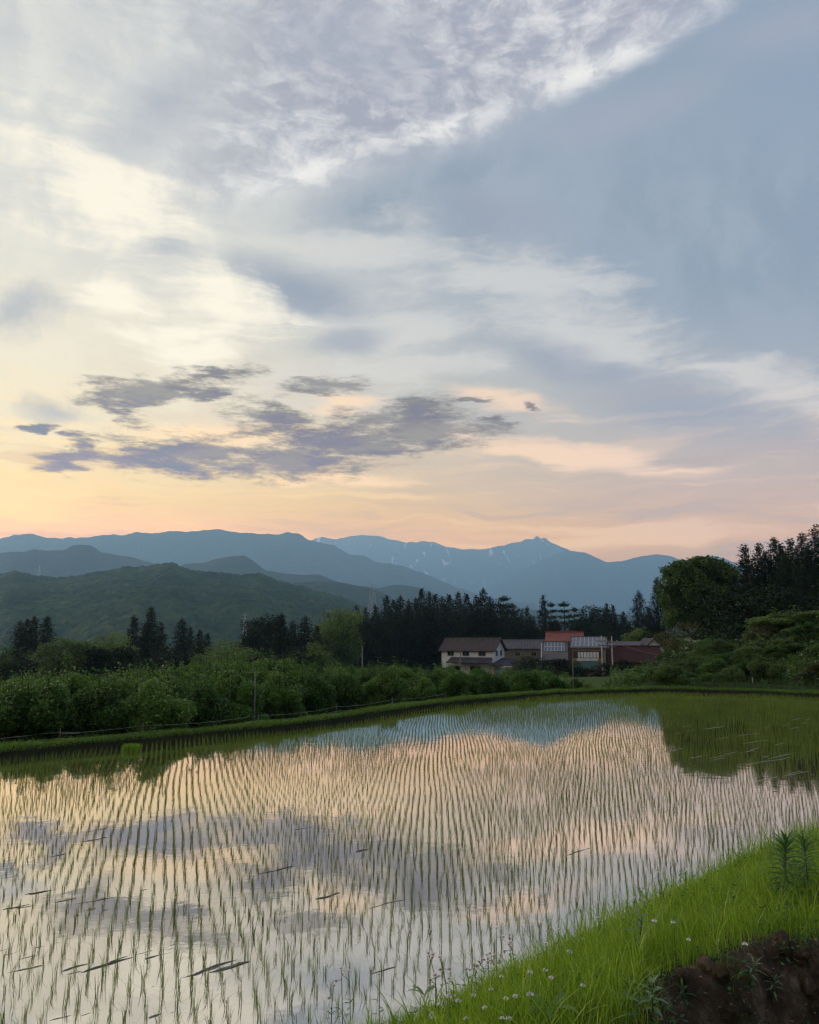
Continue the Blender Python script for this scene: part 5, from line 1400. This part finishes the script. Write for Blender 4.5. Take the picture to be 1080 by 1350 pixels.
dock(722, 1345, 6, .20, .05, 'low plant with long broad pale leaves at the bottom edge of the bank', 1)
dock(560, 1348, 5, .14, .028, 'coarse broad bladed tuft at the bottom corner of the bank by the water', 3)
dock(820, 1330, 5, .11, .035, 'grey-green broad leaf plant left of the bare soil', 5)
dock(880, 1235, 5, .20, .03, 'upright broad leaf plant among the bank grass', 2)

def flower_head(r, p, rad, rs, n_=12):
    b = MB(); p = Vector(p); tilt = Vector((rs.normal(0, .35), rs.normal(0, .35)-.25, 1)).normalized(); u = tilt.orthogonal().normalized(); w = tilt.cross(u)
    for k_ in range(n_):
        a_ = 6.283*k_/n_; d = u*math.cos(a_)+w*math.sin(a_); sd = -u*math.sin(a_)+w*math.cos(a_); q = rs.uniform(.8, 1.1)
        b.poly([p, p+d*rad*.6*q-sd*rad*.2+tilt*rad*.25, p+d*rad*q+tilt*rad*.12, p+d*rad*.6*q+sd*rad*.2+tilt*rad*.25])
    h = obj('flower', b.mesh('flower'), M['petal'], r)
    b = MB(); b.tube([p-tilt*rad*.35, p+tilt*rad*.1, p+tilt*rad*.32], [rad*.2, rad*.42, rad*.2], 7); obj('flower_centre', b.mesh('flower_centre', True), M['petalcentre'], h)
def fleabane(px, py, pxt, pyt, seed, nh):
    p = bank_point(px, py); rs = np.random.RandomState(seed)
    top = at(pxt, pyt, p.y) - p
    r = empty('fleabane', p, 'thin stalked weed carrying small pale pinkish white flower heads at the water edge', 'wildflower', 'pale wildflowers along the water edge')
    mid = Vector((top.x*.35, rs.normal(0, .02), top.z*.55))
    b = MB(); b.tube([(0,0,-.03), mid, top*1.0], [.0035,.003,.002], 5)
    pts = [top]
    for k_ in range(nh-1):
        e1 = Vector((top.x + rs.normal(0, .045), rs.normal(0, .04), top.z - rs.uniform(-.01, .08))); b.tube([mid.lerp(Vector(top), .55), e1], [.002,.0015], 4); pts.append(e1)
    obj('stem', b.mesh('stem', True), M['stem'], r)
    for q in pts: flower_head(r, q, rs.uniform(.016, .023), rs)
    for k_ in range(5):
        b = MB(); f = rs.uniform(.1, .8); strap_leaf(b, Vector((0,0,0)).lerp(mid, f), rs.uniform(0, 6.28), rs.uniform(.04, .08), .010, .6, .5); obj('leaf', b.mesh('leaf', True), M['weed'], r)
FL = [(577,1330,565,1257,3),(592,1335,580,1262,3),(575,1345,574,1286,3),(600,1325,592,1291,2),(645,1305,642,1259,4),(652,1300,650,1268,3),(640,1300,632,1268,3),(655,1290,655,1224,2),(674,1285,672,1233,4),(680,1290,673,1243,3),(722,1265,722,1228,2),(737,1262,737,1226,2),(748,1262,748,1240,2),(752,1275,752,1256,2),
      (618,1318,615,1278,2),(628,1310,625,1272,2),(452,1346,450,1277,3),(462,1346,460,1280,2),(437,1347,440,1300,2),(500,1346,500,1285,1),(722,1290,720,1245,2),(768,1262,770,1238,1),(870,1180,868,1150,2),(905,1175,905,1148,1),(950,1150,950,1128,1)]
for i, (a0, a1, b0, b1, nh) in enumerate(FL): fleabane(a0, a1, b0, b1, 400+i, nh)
def clover(px, py, seed):
    p = bank_point(px, py + 46); rs = np.random.RandomState(seed); z_ = max(.05, at(px, py, p.y).z - p.z)
    r = empty('clover_flower', p, 'small round white clover bloom nestled low in the bank grass', 'wildflower', 'white clover blooms in the bank grass')
    tube_obj('stem', [(0,0,0),(rs.normal(0,.01),0,z_)], .0018, M['stem'], parent=r)
    b = MB(); R_ = rs.uniform(.011, .017)
    for k_ in range(26):
        d = Vector((rs.normal(), rs.normal(), abs(rs.normal())+.1)).normalized(); sd = d.orthogonal().normalized()*R_*.3; c0 = Vector((0, 0, z_)) + d*R_*.3; c1 = Vector((0, 0, z_)) + d*R_
        b.poly([c0, c1-sd, c1+d*R_*.25, c1+sd])
    obj('flower', b.mesh('flower'), M['petal'], r)
for i, (x_, y_) in enumerate([(555,1315),(600,1320),(593,1315),(605,1321),(625,1313),(648,1305),(662,1288),(668,1318),(680,1315),(545,1333),(550,1330),(570,1338),(572,1343),(580,1325),(663,1344),(672,1345),(615,1344),(700,1283),(720,1280),(728,1290),(770,1300),(752,1256),(890,1217),(865,1215),(910,1240),(985,1246),(968,1092),(790,1210),(840,1185),(700,1313),(640,1330)]):
    clover(x_, y_, 500+i)
# soil lumps and stones on the cut
def lump(seed, r0):
    rs = np.random.RandomState(seed); b = MB(); n1, n2 = 6, 8; pts = []
    for i in range(n1):
        th = math.pi*i/(n1-1)
        for j_ in range(n2):
            ph = 6.283*j_/n2; q = r0*rs.uniform(.75, 1.2); b.v.append((q*math.sin(th)*math.cos(ph), q*math.sin(th)*math.sin(ph)*.8, q*math.cos(th)*.6))
    for i in range(n1-1):
        for j_ in range(n2): k2 = (j_+1) % n2; b.f.append((i*n2+j_, (i+1)*n2+j_, (i+1)*n2+k2, i*n2+k2))
    return b.mesh('soil_clod')
LM = [lump(600+k, .035) for k in range(5)]
for m_ in LM: m_.materials.append(M['soil'])
for i in range(150):
    s_ = RS.uniform(1.7, 2.8); t_ = RS.uniform(-.6, 3.6); h_, e_2 = bank_h(np.array([s_]), np.array([t_]))
    if s_ < e_2[0]: continue
    x_, y_ = unst(s_, t_); o = obj('soil_clod', LM[i % 5], None, None, 'dark crumbly clod of earth on the bare soil cut', 'soil clod', 'clods on the bare soil cut')
    o.location = (x_, y_, float(h_[0])+.008); o.rotation_euler = (RS.uniform(0, 6), RS.uniform(0, 6), RS.uniform(0, 6)); sc_ = RS.uniform(.3, 2.2); o.scale = (sc_, sc_, sc_)
tot = sum(len(o.data.polygons) for o in col.objects if o.type == 'MESH')
print('objects', len(col.objects), 'faces incl. copies', tot)
